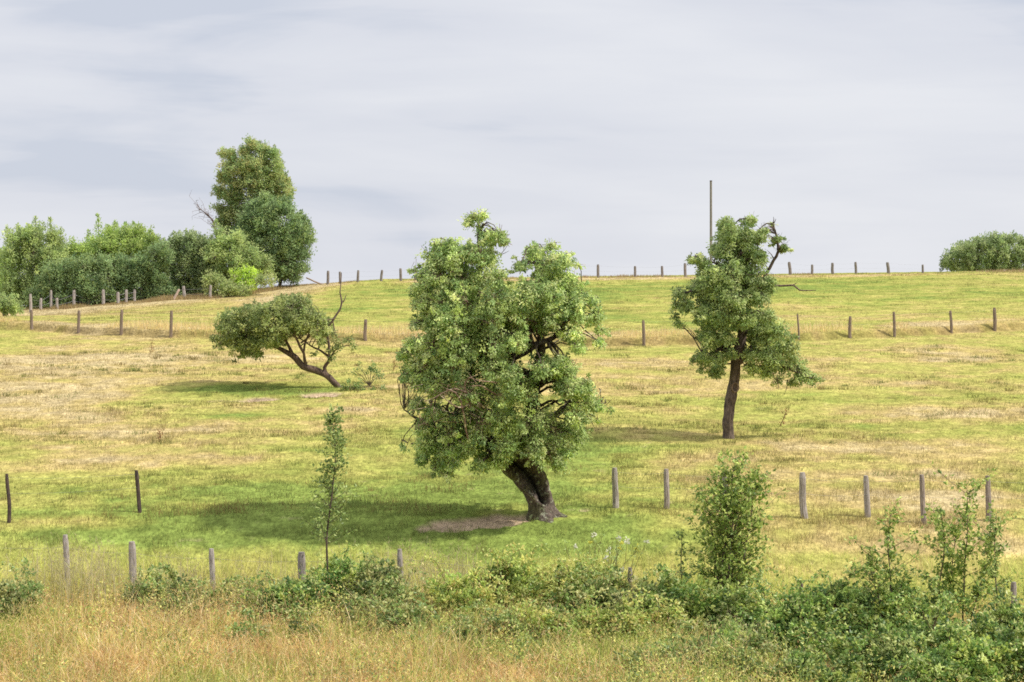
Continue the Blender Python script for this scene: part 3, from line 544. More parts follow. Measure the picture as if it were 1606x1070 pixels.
def right_tree():
    Y = hit(1143, 688)[1]; sc = Y / F; b = hit(1143, 688); root = thing('apple_tree', 'slim upright fruit tree with bare curling branches at right', 'tree', b, 'old fruit trees in the pasture'); g = Geo()
    THIN = .72
    LIM = [[(1143, 693, 11), (1142, 680, 9), (1142, 661, 8.3), (1145, 632, 8.8), (1151, 598, 8), (1155, 564, 8), (1161, 535, 8), (1165, 508, 6.5), (1169, 480, 6), (1167, 438, 4.5), (1160, 396, 3), (1148, 360, 1.2)],
           [(1157, 570, 5), (1180, 556, 4), (1205, 560, 3.5), (1232, 575, 2.5), (1268, 592, 1)], [(1168, 475, 5), (1188, 455, 4.6), (1201, 432, 4.2), (1212, 408, 4), (1220, 394, 3.6), (1216, 368, 2.8), (1212, 350, 1.6)], [(1212, 352, 1.8), (1202, 350, 1.6), (1192, 360, 1)],
           [(1190, 454, 4.2), (1218, 448, 3.2), (1245, 447, 2.4), (1254, 455, 1.8), (1278, 455, .8)], [(1166, 500, 5), (1130, 470, 4), (1095, 455, 2.5), (1066, 462, 1)], [(1160, 535, 4), (1130, 545, 3), (1105, 560, 1.5)], [(1167, 440, 3), (1185, 405, 2), (1190, 372, 1)], [(1165, 460, 3), (1135, 420, 2), (1095, 408, 1)]]
    nodes, nr = [], []
    for k, L in enumerate(LIM):
        s = rng.normal() * .5 if 0 < k and k not in (2, 3, 4) else 0; a, rr = limb(g, knots(L, Y, [s * i / len(L) for i in range(len(L))]), [max(.008, q[2] * sc * (.62 if k in (2, 3, 4) else 1)) for q in L], (1, 1, 1) if k not in (2, 3, 4) else (1.15, 1.1, 1.1), .05, 12 if k == 0 else 7, .25 if k == 0 else .15)
        if k == 0:
            nodes.append(a[len(a) // 2:]); nr.append(rr[len(a) // 2:])
        elif k not in (3,): nodes.append(a); nr.append(rr)
    # knot on the trunk
    kc = P(1152, 607, Y) + [0, -.2, 0]; th = np.linspace(0, 2 * pi, 13); tube(g, kc + np.stack([np.cos(th) * .11, th * 0, np.sin(th) * .16], 1), .035, 6, (1.5, 1.4, 1.3), .1, False)
    for a, q in (((1219, 394), (1229, 388)), ((1217, 370), (1222, 366)), ((1212, 352), (1217, 343)), ((1212, 352), (1213, 340)), ((1214, 360), (1206, 353)), ((1205, 425), (1197, 408)), ((1213, 405), (1203, 392)), ((1240, 448), (1250, 444)), ((1218, 592), (1221, 612)), ((1235, 596), (1232, 615)), ((1213, 585), (1212, 603))):
        limb(g, [P(*a, Y), P((a[0] + q[0]) / 2 + 1, (a[1] + q[1]) / 2, Y), P(*q, Y - .05)], [.022, .014, .006], (1.1, 1.05, 1), .02, 5)
    BL = [(1138, 350, 13), (1142, 371, 19), (1174, 345, 9), (1168, 370, 22), (1188, 373, 11), (1129, 392, 18), (1159, 396, 29), (1186, 400, 17), (1100, 409, 8), (1086, 406, 5), (1113, 426, 21), (1142, 426, 28), (1176, 430, 24), (1096, 449, 17), (1066, 459, 13), (1060, 476, 13), (1075, 476, 13), (1058, 495, 9), (1066, 508, 6), (1117, 464, 26), (1150, 464, 30), (1182, 464, 18), (1204, 440, 7), (1201, 452, 6), (1104, 493, 22), (1129, 497, 25), (1163, 497, 26), (1192, 499, 18), (1111, 531, 20), (1138, 527, 18), (1104, 560, 14), (1087, 564, 6), (1125, 562, 16), (1121, 583, 11), (1099, 579, 5), (1144, 552, 9),
          (1188, 518, 22), (1213, 518, 24), (1230, 539, 18), (1190, 543, 20), (1207, 560, 22), (1180, 575, 10), (1226, 569, 22), (1201, 581, 12), (1251, 575, 20), (1268, 588, 17), (1283, 594, 9), (1240, 560, 16), (1256, 590, 14), (1243, 598, 13), (1222, 594, 9), (1212, 350, 4), (1229, 389, 3), (1217, 375, 3), (1172, 555, 9), (1196, 362, 4)]
    bl = deepen(BL, Y, (1160, 470), (100, 140), 1.7); nodes = np.vstack(nodes); nr = np.concatenate(nr); gl = Geo()
    for q in bl: branch_to(g, nodes, nr, q[:3], (1, 1, 1))
    pal = PAL((122, 144, 78), (146, 162, 92), (100, 124, 66), (180, 188, 122), (134, 150, 84)); foliage(gl, g, bl, pal, .095, .6, 13, .155, 22, .05, .5, .3, .005, cut=(.38, .54), base=.16)
    g.build('trunk', M_BARK2, root, b, True); gl.build('crown', M_LEAF, root, b)
right_tree()
def left_tree():
    Y = hit(530, 608)[1]; sc = Y / F; b = hit(530, 608); root = thing('apple_tree', 'small low fruit tree leaning far to the left behind the slender sapling', 'tree', b, 'old fruit trees in the pasture'); g = Geo()
    LIM = [[(533, 611, 6.5), (530, 606, 5.5), (513, 589, 5.5), (495, 580, 6), (475, 573, 6), (461, 560, 5.5), (446, 551, 4), (420, 538, 2.5), (385, 528, 1.5)], [(512, 587, 4.2), (509, 577, 4), (516, 562, 3.5), (503, 551, 2.6), (487, 544, 2), (470, 532, 1.2)], [(516, 562, 3), (516, 545, 2.8), (514, 531, 2.8), (513, 517, 2.5), (522, 504, 2.6), (531, 488, 2.2), (535, 475, 2), (532, 458, 1.4), (535, 444, 1.2), (536, 428, .7)], [(535, 476, 1.6), (541, 470, 1.2), (544, 463, .7)], [(522, 504, 1.5), (524, 518, 1.2), (528, 530, .8)],
           [(480, 574, 4), (477, 556, 3), (472, 538, 3), (466, 520, 2), (462, 485, 1)], [(476, 552, 2.5), (482, 530, 2.2), (495, 510, 1.5), (508, 500, 1)], [(461, 560, 4), (450, 535, 3), (430, 510, 2), (410, 490, 1)], [(525, 500, 1.6), (512, 502, 1.3), (500, 505, .8)], [(516, 562, 2), (530, 548, 1.5), (552, 540, .8)], [(472, 538, 2.2), (488, 522, 1.6), (490, 500, 1)]]
    nodes, nr = [], []
    for k, L in enumerate(LIM):
        s = rng.normal() * .8 if k not in (0, 2, 3) else 0; a, rr = limb(g, knots(L, Y, [s * i / len(L) for i in range(len(L))]), [max(.01, q[2] * sc * (.7 if k else .92)) for q in L], (1.05, .95, .9) if k not in (2, 3, 4) else (1.25, 1.2, 1.2), .06, 9, .2); nodes.append(a[len(a) // 3:]); nr.append(rr[len(a) // 3:])
    BL = [(461, 471, 15), (443, 474, 12), (479, 474, 10), (485, 488, 12), (421, 486, 15), (446, 490, 22), (470, 495, 20), (396, 486, 13), (378, 495, 15), (358, 495, 9), (497, 497, 12), (511, 502, 6), (352, 511, 12), (372, 515, 20), (399, 511, 24), (426, 513, 24), (452, 515, 18), (477, 515, 13), (338, 531, 7), (354, 531, 14), (376, 535, 17), (401, 535, 18), (426, 536, 15), (441, 528, 12), (385, 553, 8), (374, 562, 4), (403, 553, 7), (502, 524, 6), (526, 531, 9), (515, 547, 9), (535, 538, 9), (551, 538, 6), (563, 542, 4), (493, 554, 6), (520, 560, 6), (345, 543, 5), (366, 552, 5), (510, 515, 8), (522, 520, 7), (505, 535, 8), (530, 545, 8), (545, 532, 6), (488, 510, 12), (520, 560, 7)]
    bl = deepen(BL, Y, (425, 510), (100, 50), 2.2); nodes = np.vstack(nodes); nr = np.concatenate(nr); gl = Geo()
    for q in bl: branch_to(g, nodes, nr, q[:3], (1, 1, 1))
    pal = PAL((120, 136, 70), (142, 152, 84), (102, 118, 60), (172, 176, 108)); foliage(gl, g, bl, pal, .115, .6, 6.6, .17, 20, .3, .2, .3, .006)
    g.build('trunk', M_BARK2, root, b, True); gl.build('crown', M_LEAF, root, b)
left_tree()
def shrublet(label, px, py, Y, blobs, pal, name='shrub', cat='shrub', dens=16, leaf=.1):
    b = hit(px, py) if Y is None else ground_at(px, Y); root = thing(name, label, cat, b); gl, gw = Geo(), Geo(); bl = []
    for x, y, r in blobs: q = P(x, y, b[1]); bl.append([*q, r * b[1] / F, r * b[1] / F, r * b[1] / F, 1]); tube(gw, np.array([b, (b + q) / 2 + [0, 0, .1], q]), [.02, .014, .006], 5, (1, 1, 1), 0, False)
    foliage(gl, gw, np.array(bl), pal, leaf, .55, dens, .15, 12, .3, .2, .3, .004, base=.8); gw.build('stem', M_BARK2, root, b); gl.build('leaves', M_LEAF, root, b)
shrublet('dark low shoots at the foot of the small leaning tree', 550, 612, None, [(548, 606, 7), (558, 604, 8), (540, 608, 5), (547, 595, 5), (566, 610, 7), (585, 610, 6), (600, 608, 5)], PAL((92, 120, 60), (110, 136, 70), (130, 146, 80)))
shrublet('arching green shoot right of the small leaning tree', 580, 606, None, [(582, 577, 9), (591, 583, 7), (575, 583, 4), (594, 592, 6), (562, 573, 5), (555, 590, 4), (556, 582, 4)], PAL((100, 132, 62), (124, 150, 76), (112, 128, 80)), dens=12)
def weed(label, px, y0, y1, lean, c=(1.2, .85, .6), leafy=1):
    b = hit(px, y0); root = thing('dry_weed', label, 'weed', b, 'dead weed stalks in the pasture'); g, gl = Geo(), Geo(); t = P(px + lean, y1, b[1]); p, r = smooth_path([b, (b + t) / 2 + [.03, 0, 0], t], [.014, .012, .006], .1); tube(g, p, r, 4, c, 0, False)
    m = 40 * leafy; i = rng.integers(len(p) // 3, len(p), m); leaves(gl, p[i] + rng.normal(size=(m, 3)) * .05, rng.normal(size=(m, 3)) + [0, 0, .4], .1, .04, pick([lin((150, 112, 74)) / KL, lin((120, 96, 62)) / KL], m)); g.build('stalk', M_BARK2, root, b); gl.build('dry_leaves', M_DRY, root, b)
weed('brown leaning dock stalk below the slim upright tree', 1223, 668, 645, 10)
weed('reddish dock stalk in the straw field below the far fence at left', 235, 556, 536, 3)
weed('thin brown stalk in the straw field left of the slender sapling', 250, 694, 676, 1)
weed('brown stalk just left of the hollow tree crown', 617, 582, 566, 1)

# ------------------------------------------------------------------ hedge on the skyline
def bush(name, label, cat, px, Y, blobs, depth, pal, group=None, leaf=.22, dens=5.5, up=.4, spr=.7, shoots=(), trunk=True, mat=None, center=None, ratio=.5):
    xs = [q[0] for q in blobs]; ys = [q[1] for q in blobs]; b = ground_at(px, Y); root = thing(name, label, cat, b, group); gl, gw = Geo(), Geo()
    c = center or ((min(xs) + max(xs)) / 2, (min(ys) + max(ys)) / 2 + 10); e = ((max(xs) - min(xs)) / 2 + 22, (max(ys) - min(ys)) / 2 + 25)
    bl = deepen(blobs, Y, c, e, depth)
    for q in bl:
        gz = float(terrain(q[0], q[1], False)); lo = gz + q[5] * .7
        if q[2] < lo: q[2] = lo
    low = b + [0, 0, .3]
    top = np.array([(bl[:, 0].mean()), (bl[:, 1]).mean(), bl[:, 2].max() - .8]); p, r = limb(gw, [b - [0, 0, .2], (b + top) / 2 + rng.normal(size=3) * .3, top], [.16, .1, .03], (1, 1, 1), .2, 7)
    for q in bl[::2]: branch_to(gw, p, r, q[:3], (1, 1, 1))
    foliage(gl, gw, bl, pal, leaf, ratio, dens * .52, spr * .55, 22, up, .1, .35, .01, (1, 1, 1), 1.1, (.36, .52), .15, 1.1)
    for x, y, h in shoots:                                       # upright shoots above the crown
        q0 = P(x, y + h, Y); q1 = P(x + rng.normal() * 2, y, Y); segs(gw, q0[None], q1[None], .03, .012); m = int(h * 5); t = rng.random((m, 1)); leaves(gl, q0 + (q1 - q0) * t + rng.normal(size=(m, 3)) * (.30 * (1.1 - t)), rng.normal(size=(m, 3)) + [0, 0, .7], leaf, leaf * .5, pick(pal, m))
    gw.build('trunk' if cat == 'tree' else 'stem', M_BARK2, root, b); gl.build('crown' if cat == 'tree' else 'foliage', mat or M_HEDGE, root, b)
HB = 'bushes in the hedge on the skyline'
P_GY = PAL((140, 158, 96), (158, 172, 102), (116, 136, 86), (174, 184, 114)); P_DK = PAL((108, 132, 82), (126, 148, 94), (86, 110, 68), (152, 170, 116), (132, 146, 82)); P_YG = PAL((160, 178, 88), (142, 162, 82), (174, 186, 100), (116, 140, 76)); P_MD = PAL((122, 140, 88), (142, 156, 98), (100, 120, 78), (158, 168, 116))
bush('hedge_bush', 'yellow green bush at the far left edge of the skyline hedge', 'bush', 2, 168, [(16, 396, 14), (-20, 462, 16), (0, 464, 14), (18, 464, 14), (36, 465, 12), (-28, 415, 26), (0, 405, 16), (4, 425, 18), (-20, 440, 22), (10, 445, 18), (-45, 400, 26)], 2.2, P_YG, HB)
bush('hedge_bush', 'tall grey green bush with spiky top second from the left edge', 'bush', 55, 162, [(22, 372, 14), (40, 375, 18), (58, 368, 17), (78, 372, 16), (90, 380, 10), (30, 395, 24), (60, 395, 28), (85, 398, 18), (22, 420, 26), (55, 425, 30), (85, 425, 24), (25, 447, 22), (55, 452, 22), (12, 466, 12), (30, 468, 12), (48, 470, 12), (66, 470, 12), (85, 468, 12)], 2.6, P_GY, HB, shoots=[(14, 356, 18), (30, 352, 20), (56, 340, 24), (80, 342, 24), (95, 358, 16), (44, 352, 16), (66, 350, 16)])
bush('hedge_bush', 'low yellow green bush behind the dark hedge front at left', 'bush', 105, 168, [(105, 396, 14), (95, 402, 16), (118, 392, 14), (132, 390, 13), (110, 415, 20), (128, 410, 18), (140, 400, 14), (112, 440, 18), (90, 420, 16)], 2, P_YG, HB)
bush('hedge_tree', 'bright yellow green round tree with upright shoots behind the dark hedge', 'tree', 195, 170, [(150, 385, 18), (172, 372, 18), (195, 368, 18), (220, 368, 18), (238, 378, 13), (160, 400, 24), (190, 395, 26), (220, 395, 24), (242, 398, 14), (150, 425, 24), (190, 425, 28), (230, 425, 24), (190, 450, 20)], 3, P_YG, HB, shoots=[(155, 337, 36), (180, 346, 22), (210, 348, 20), (220, 350, 18), (237, 360, 14), (139, 362, 20), (168, 352, 20), (196, 352, 16)])
bush('hedge_bush', 'long dark green bush along the hedge front behind the wire fence', 'bush', 130, 157.5, [(70, 440, 18), (85, 425, 18), (110, 420, 20), (135, 418, 20), (160, 412, 18), (80, 452, 18), (108, 445, 24), (140, 445, 26), (172, 435, 24), (172, 415, 14), (70, 462, 14), (105, 466, 14), (140, 464, 14), (175, 458, 16), (150, 452, 18), (156, 462, 14), (130, 455, 16), (60, 472, 12), (80, 474, 12), (100, 474, 12), (120, 473, 12), (142, 472, 12), (162, 470, 12), (182, 468, 12), (50, 460, 12)], 1.8, P_DK, HB)
bush('hedge_bush', 'dark green hedge bush between the round yellow green tree and grey bush', 'bush', 228, 158.5, [(244, 396, 14), (256, 388, 12), (262, 402, 14), (200, 420, 20), (225, 415, 20), (250, 418, 18), (200, 440, 24), (230, 440, 24), (255, 440, 18), (200, 456, 14), (235, 456, 14), (258, 455, 12), (188, 408, 10), (200, 466, 12), (220, 464, 12), (242, 463, 12), (262, 462, 11), (280, 460, 10)], 1.9, P_DK, HB)
bush('hedge_bush', 'grey green bush left of the tall skyline tree', 'bush', 300, 161, [(270, 385, 12), (330, 388, 13), (338, 402, 14), (280, 378, 13), (300, 376, 14), (318, 382, 14), (275, 398, 18), (300, 398, 22), (325, 402, 20), (272, 420, 16), (300, 424, 24), (328, 426, 22), (285, 445, 18), (312, 446, 18), (285, 457, 12), (305, 458, 12), (325, 458, 10)], 2.3, P_MD, HB, shoots=[(274, 364, 16), (290, 362, 14), (258, 375, 14), (306, 364, 12)])
bush('skyline_tree', 'tallest tree on the left skyline with a bronze tinted crown', 'tree', 400, 167, [(362, 243, 11, 1.05), (350, 240, 7, 1.05), (385, 238, 11), (402, 230, 11), (392, 224, 6), (418, 238, 11), (432, 240, 7), (436, 257, 9), (362, 262, 13), (385, 262, 20), (410, 262, 22), (436, 278, 14), (448, 290, 10), (352, 277, 13), (372, 285, 20), (400, 288, 24), (425, 292, 20), (450, 302, 9), (346, 300, 10), (365, 308, 18), (390, 314, 22), (418, 314, 22), (438, 318, 16), (350, 330, 12), (372, 335, 18), (400, 340, 22), (425, 340, 20), (380, 362, 18), (410, 365, 20), (352, 348, 14), (362, 365, 16), (350, 380, 14), (395, 385, 20)], 2.6, PAL((128, 150, 90), (148, 164, 100), (106, 132, 80), (172, 176, 112), (158, 152, 92)), None, .21, 6.5, .2, .6)
bush('skyline_tree', 'rounded dark green tree leaning against the tall skyline tree at the hedge end', 'tree', 440, 163, [(398, 322, 12), (415, 315, 13), (438, 322, 13), (452, 330, 12), (466, 345, 11), (478, 360, 8), (484, 376, 6), (385, 345, 14), (375, 365, 14), (402, 338, 14), (425, 335, 16), (395, 358, 18), (425, 360, 24), (455, 362, 22), (476, 372, 9), (400, 382, 22), (430, 388, 26), (460, 388, 22), (476, 398, 9), (425, 412, 24), (452, 414, 24), (474, 418, 10), (440, 430, 16), (462, 430, 14)], 2.6, P_DK, HB, shoots=[(470, 330, 22), (484, 346, 20), (488, 360, 16), (458, 316, 24), (445, 308, 20), (478, 338, 22), (486, 385, 14)])
bush('hedge_bush', 'mid green shrub below the tall skyline tree', 'bush', 370, 159.5, [(335, 385, 10), (330, 400, 12), (345, 365, 8), (350, 380, 14), (372, 378, 18), (395, 395, 16), (345, 402, 20), (372, 405, 24), (400, 412, 18), (340, 425, 18), (362, 430, 20), (415, 425, 13), (420, 410, 10)], 2.2, P_GY, HB, shoots=[(340, 345, 18), (330, 370, 12)])
bush('hedge_bush', 'small bright lime shrub at the foot of the tall skyline tree', 'bush', 384, 156.5, [(372, 432, 9), (385, 430, 12), (398, 432, 9), (376, 444, 10), (393, 446, 10)], .9, PAL((166, 188, 62), (148, 174, 58), (180, 196, 80)), HB)
bush('hedge_bush', 'pale olive shrub spilling over the end of the wire fence', 'bush', 345, 153.5, [(325, 440, 10), (340, 442, 12), (356, 448, 12), (330, 456, 10), (348, 460, 10), (368, 456, 10), (410, 440, 10), (425, 438, 8), (385, 456, 8)], 1.2, PAL((150, 160, 92), (130, 148, 84), (164, 170, 108)), HB)
bush('small_bush', 'small round pale bush at the left edge near the far fence', 'bush', 12, 128, [(4, 472, 11), (18, 472, 12), (28, 480, 8), (6, 484, 11), (20, 486, 10), (-8, 480, 10)], .7, P_GY, None, .16, 9, .3, .4)
def skyline_dead():
    b = ground_at(350, 164); root = thing('dead_tree', 'leafless grey tree poking out left of the tall skyline tree', 'tree', b); g = Geo()
    p, r = limb(g, [b, P(346, 400, 164), P(335, 350, 164), P(325, 338, 164), P(308, 325, 164)], [.14, .1, .07, .045, .02], (1.3, 1.2, 1.2), .1, 6); i0 = int(len(p) * .6)
    for k in range(46):
        i = rng.integers(i0, len(p)); e = p[i] + rng.normal(size=3) * np.array([.45, .3, .35]) + [-.15, 0, .25]; segs(g, p[i][None], e[None], .02, .01, (1.3, 1.2, 1.2)); e2 = e + rng.normal(size=3) * .25; segs(g, e[None], e2[None], .012, .006, (1.3, 1.2, 1.2))
    g.build('trunk', M_BARK2, root, b)
skyline_dead()
bush('distant_tree', 'wide round topped tree beyond the crest at the right edge', 'tree', 1570, 215, [(1487, 405, 9), (1500, 396, 12), (1495, 415, 10), (1515, 388, 13), (1518, 408, 15), (1535, 382, 13), (1540, 402, 18), (1558, 378, 13), (1565, 400, 20), (1580, 377, 13), (1592, 400, 20), (1603, 380, 13), (1618, 400, 20), (1625, 382, 14), (1640, 400, 18), (1505, 420, 9), (1530, 420, 11), (1560, 420, 11), (1590, 420, 11), (1620, 420, 12), (1650, 415, 12), (1484, 413, 6)], 3.2, PAL((126, 144, 86), (146, 160, 100), (102, 122, 74), (162, 170, 118)), None, .26, 3.6, .3, .7)

# ------------------------------------------------------------------ fences
def post_geo(b, top, w, sides=9, c=(1, 1, 1), square=False):
    g = Geo(); n = 12; t = np.linspace(-.35, 1, n)[:, None]; p = b + (top - b) * t; p = p + (rng.normal(size=(1, 3)) * .012) * np.sin(t * 5); r = np.full(n, w / 2) * np.linspace(1.06, .94, n); r[-1] *= .8
    tube(g, p, r, sides, c, .1 if not square else .02, True, int(rng.integers(1, 999))); return g
def fence(name, label, cat, posts, wires, mat=M_POST, wr=.0022, c=(1, 1, 1), group=None, wname='wire'):
    """posts: (base xyz, top xyz, width, colour, label)"""
    b0 = posts[0][0]; root = thing(name, label, cat, b0, group)
    for q in posts:
        o = post_geo(q[0], q[1], q[2], 9, q[3] if len(q) > 3 and q[3] else c).build('post', mat, root, b0)
        if len(q) > 4: o['label'] = q[4]
    for f in wires:
        g = Geo()
        for a, b in zip(posts[:-1], posts[1:]):
            if np.linalg.norm(a[0] - b[0]) > 16: continue
            A = a[0] + (a[1] - a[0]) * f + [0, -a[2] / 2, 0]; B = b[0] + (b[1] - b[0]) * f + [0, -b[2] / 2, 0]; t = np.linspace(0, 1, 7)[:, None]; tube(g, A + (B - A) * t - np.array([0, 0, .05]) * 4 * t * (1 - t), wr, 4, (1, 1, 1), 0, False)
        g.build(wname, M_WIRE, root, b0)
def pp(xb, yb, xt, yt, wpx, Y=None, *rest):
    b = hit(xb, yb) if Y is None else ground_at(xb, Y); t = P(xt, yt, b[1]); return (b, t, wpx * b[1] / F, *rest)
GR = (1.15, 1.1, 1.08); BRN = (.75, .62, .52)
fence('wooden_post_fence', 'fence of weathered grey posts across the pasture right of the hollow tree', 'fence', [pp(966, 797, 964, 733, 10, None, GR), pp(1046, 798, 1045, 735, 9, None, (1.2, 1.1, 1.1)), (*pp(1138, 803, 1136, 740, 9), ), pp(1262, 813, 1257, 742, 11, None, GR), pp(1361, 812, 1358, 747, 9.5, None, GR, 'post blotched with pale lichen'), pp(1449, 822, 1445, 744, 8.5, None, (.95, .85, .8)), pp(1551, 818, 1549, 747, 9, None, (.9, .8, .75)), pp(1650, 818, 1650, 747, 9)], [.55, .9])
fence('steel_post_fence', 'pair of thin dark rusty steel fence posts in the left pasture', 'fence', [pp(14, 821, 12, 743, 6), pp(219, 804, 214, 738, 6.5)], [.6, .92], M_STEEL)
fence('front_post_fence', 'row of pale weathered posts half buried in the left foreground grass', 'fence', [pp(-40, 0, -42, 838, 10, 46.2), pp(105, 0, 102, 840, 9.5, 46.0, (1.3, 1.25, 1.25), 'tall pale split post'), pp(209, 0, 206, 850, 12, 45.9, GR), pp(332, 0, 332, 860, 9, 45.8, (1.35, 1.3, 1.3)), pp(473, 0, 473, 865, 13, 45.7, (.95, .9, .9), 'broad dark grey post beside the sapling'), pp(629, 0, 627, 861, 9, 45.6, GR), pp(988, 0, 988, 892, 8, 44.8, GR)], [.45, .82])
fence('sunken_post_fence', 'two short dark post tops poking out of the right foreground brambles', 'fence', [pp(1258, 0, 1258, 911, 7, 44.4, (.6, .5, .45)), pp(1592, 0, 1591, 912, 10, 43.4, (1, .95, .95))], [.8])
fence('far_field_fence', 'long line of thin dark posts on the grassy bank across the middle distance', 'fence', [pp(xb, yb, xt, yt, w, None, BRN) for xb, yb, xt, yt, w in [(50, 518, 49, 486, 5), (123, 523, 124, 487, 5), (190, 526, 191, 486, 5), (268, 530, 269, 488, 5), (573, 536, 573, 501, 5.5), (1010, 542, 1009, 502, 5), (1253, 533, 1251, 493, 3), (1333, 530, 1333, 496, 5), (1403, 528, 1402, 489, 4.5), (1492, 523, 1491, 487, 4.5), (1560, 519, 1560, 482, 5.5)]], [.6, .92])
fence('crest_fence', 'line of small posts standing against the sky along the hill crest', 'fence', [pp(xb, 0, xt, yt, w, Yc, (.8, .75, .75)) for xb, xt, yt, w, Yc in [(514, 515, 425, 4.5, 162), (534, 533, 426, 4, 162), (561, 562, 424, 4, 162), (598, 599, 424, 4, 162), (629, 628, 421, 4.5, 162), (652, 652, 424, 4, 162), (938, 938, 415, 4.5, 163), (996, 996, 417, 4, 163), (1039, 1038, 417, 4, 163), (1075, 1074, 413, 4.5, 163), (1239, 1238, 411, 5, 164), (1273, 1274, 415, 4, 164), (1306, 1305, 412, 4.5, 165), (1342, 1342, 411, 4, 165), (1393, 1392, 411, 5, 166), (1447, 1447, 415, 3.5, 167)]], [.5, .9])
hp = [(48, 490, 48, 461, 4.5), (64, 486, 64, 468, 4.5), (80, 484, 80, 455, 4), (90, 485, 89, 467, 4), (116, 481, 116, 455, 5), (139, 479, 139, 466, 4.5), (162, 478, 162, 454, 5), (185, 477, 185, 458, 5), (198, 475, 198, 454, 4.5), (211, 473, 211, 454, 4.5), (222, 471, 222, 452, 5), (234, 470, 234, 453, 4.5), (260, 468, 260, 453, 4), (289, 468, 288, 449, 5), (330, 468, 330, 447, 4)]
fence('hedge_fence', 'wire fence with closely set pale grey posts in front of the left hedge', 'fence', [pp(a, b, c, d, w, None, (1.25, 1.2, 1.2)) for a, b, c, d, w in hp] + [], [.35, .75], M_POST, .012)
def brace(label, a, b, w, dy):
    A = hit(*a); B = P(*b, A[1] + dy); o = post_geo(A, B, w * A[1] / F, 7, (1.4, 1.3, 1.2)).build('leaning_stake', M_PALE, None, A); o.location = A; tag(o, label, 'stake')
brace('pale stake leaning against the hedge fence', (272, 471), (281, 454), 4, .3)
brace('fallen pale rail lying on the grass right of the rounded dark green tree', (505, 446), (480, 436), 2.5, 1.0)
def pole():
    b = ground_at(1115, 186); t = P(1115, 281, 186); g = Geo(); z = np.linspace(0, 1, 24)[:, None]; tube(g, b + (t - b) * z - [0, 0, .2], np.linspace(.135, .11, 24), 14, (.8, .78, .75), .02)
    root = thing('utility_pole', 'tall bare wooden pole rising behind the slim upright tree', 'pole', b); g.build('shaft', M_POST, root, b, True)
    g = Geo(); tube(g, np.array([t + [0, 0, -.22], t + [0, 0, -.16], t + [0, 0, -.13]]), [  .125, .13, .05], 14, (.7, .7, .7)); g.build('cap', M_STEEL, root, b)
pole()

# ------------------------------------------------------------------ sky, sun, camera
W = bpy.data.worlds.new('World'); S.world = W; W.use_nodes = True; nt = W.node_tree; nt.nodes.clear(); L = nt.links.new
SEL, SAZ = radians(48), math.atan2(1, -.18)     # azimuth from +Y towards +X
out = N(nt, 'ShaderNodeOutputWorld'); bg = N(nt, 'ShaderNodeBackground'); bg.inputs[1].default_value = .1
sky = N(nt, 'ShaderNodeTexSky'); sky.sky_type = 'NISHITA'; sky.sun_disc = False; sky.sun_elevation = SEL; sky.sun_rotation = SAZ
tc = N(nt, 'ShaderNodeTexCoord'); res = []
for rot, sc, det, ds in ((.2, (3.2, 3.2, 15), 5, 1.0), (-.05, (6, 6, 60), 5, .6), (.16, (1.6, 1.6, 8), 2, .2)):
    mp = N(nt, 'ShaderNodeMapping'); mp.inputs['Location'].default_value = (3.7, 1.3, 5.1); mp.inputs['Rotation'].default_value = (0, rot, 0); mp.inputs['Scale'].default_value = sc; L(tc.outputs['Generated'], mp.inputs[0])
    no = N(nt, 'ShaderNodeTexNoise'); no.inputs['Scale'].default_value = 1; no.inputs['Detail'].default_value = det; no.inputs['Roughness'].default_value = .5; no.inputs['Distortion'].default_value = ds; L(mp.outputs[0], no.inputs['Vector']); res.append(no.outputs[0])
def mth(op, a, b=None):
    m = N(nt, 'ShaderNodeMath', operation=op)
    for i, q in enumerate((a, b)):
        if q is None: continue
        if isinstance(q, (int, float)): m.inputs[i].default_value = q
        else: L(q, m.inputs[i])
    return m.outputs[0]
mix = mth('ADD', mth('ADD', mth('MULTIPLY', res[0], .5), mth('MULTIPLY', res[1], .22)), mth('MULTIPLY', res[2], .28))
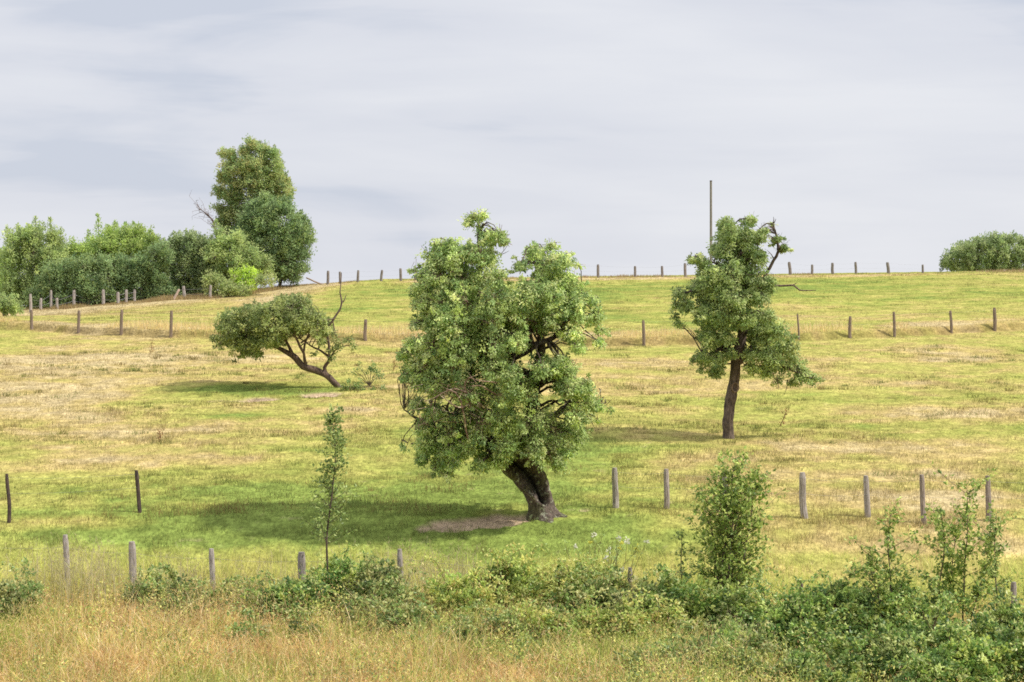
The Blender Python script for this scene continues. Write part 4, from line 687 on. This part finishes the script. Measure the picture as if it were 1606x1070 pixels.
sx = N(nt, 'ShaderNodeSeparateXYZ'); L(tc.outputs['Generated'], sx.inputs[0]); mix = mth('ADD', mix, mth('MULTIPLY', mth('MAXIMUM', mth('SUBTRACT', .075, sx.outputs[2]), 0), 1.2))
cr = N(nt, 'ShaderNodeValToRGB'); els = cr.color_ramp.elements
k = 10
for e, (pos, c) in zip([els[0], els[1], els.new(.5)], [(.43, (207, 213, 226)), (.57, (247, 245, 242)), (.495, (222, 225, 234))]):
    e.position = pos; e.color = (*lin(c), 1)
L(mix, cr.inputs[0])
up = N(nt, 'ShaderNodeVectorMath', operation='SCALE'); L(cr.outputs[0], up.inputs[0]); zz = mth('MULTIPLY', mth('MINIMUM', mth('MAXIMUM', mth('SUBTRACT', sx.outputs[2], .17), 0), .6), 9.0); L(mth('ADD', zz, 10.0), up.inputs['Scale'])  # clouds overhead, out of view, brightened to add ambient fill and lift shadows
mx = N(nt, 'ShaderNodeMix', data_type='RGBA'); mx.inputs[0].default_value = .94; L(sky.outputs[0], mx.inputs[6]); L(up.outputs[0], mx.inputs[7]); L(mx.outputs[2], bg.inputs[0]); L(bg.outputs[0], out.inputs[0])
sun = bpy.data.lights.new('sun', 'SUN'); sun.energy = 4.1; sun.angle = radians(1.2); sun.color = (1, .95, .87)
so = bpy.data.objects.new('sun', sun); COL.objects.link(so); so.rotation_euler = (pi / 2 - SEL, 0, pi - SAZ) if False else (0, 0, 0)
import mathutils
dv = mathutils.Vector((sin(SAZ) * cos(SEL), cos(SAZ) * cos(SEL), sin(SEL))); so.rotation_euler = dv.to_track_quat('Z', 'Y').to_euler()
cd = bpy.data.cameras.new('camera'); cd.sensor_width = 36; cd.lens = 36 * F / 1606; cd.clip_start = .1; cd.clip_end = 20000
co = bpy.data.objects.new('camera', cd); COL.objects.link(co); co.rotation_euler = (pi / 2 - PITCH, 0, 0); S.camera = co
S.view_settings.view_transform = 'Standard'; S.view_settings.look = 'None'; S.view_settings.exposure = 0; S.view_settings.gamma = 1
S.cycles.max_bounces = 6; S.cycles.transmission_bounces = 4; S.cycles.use_denoising = False; S.cycles.pixel_filter_type = 'BLACKMAN_HARRIS'; S.cycles.filter_width = 1.7
S.render.film_transparent = False
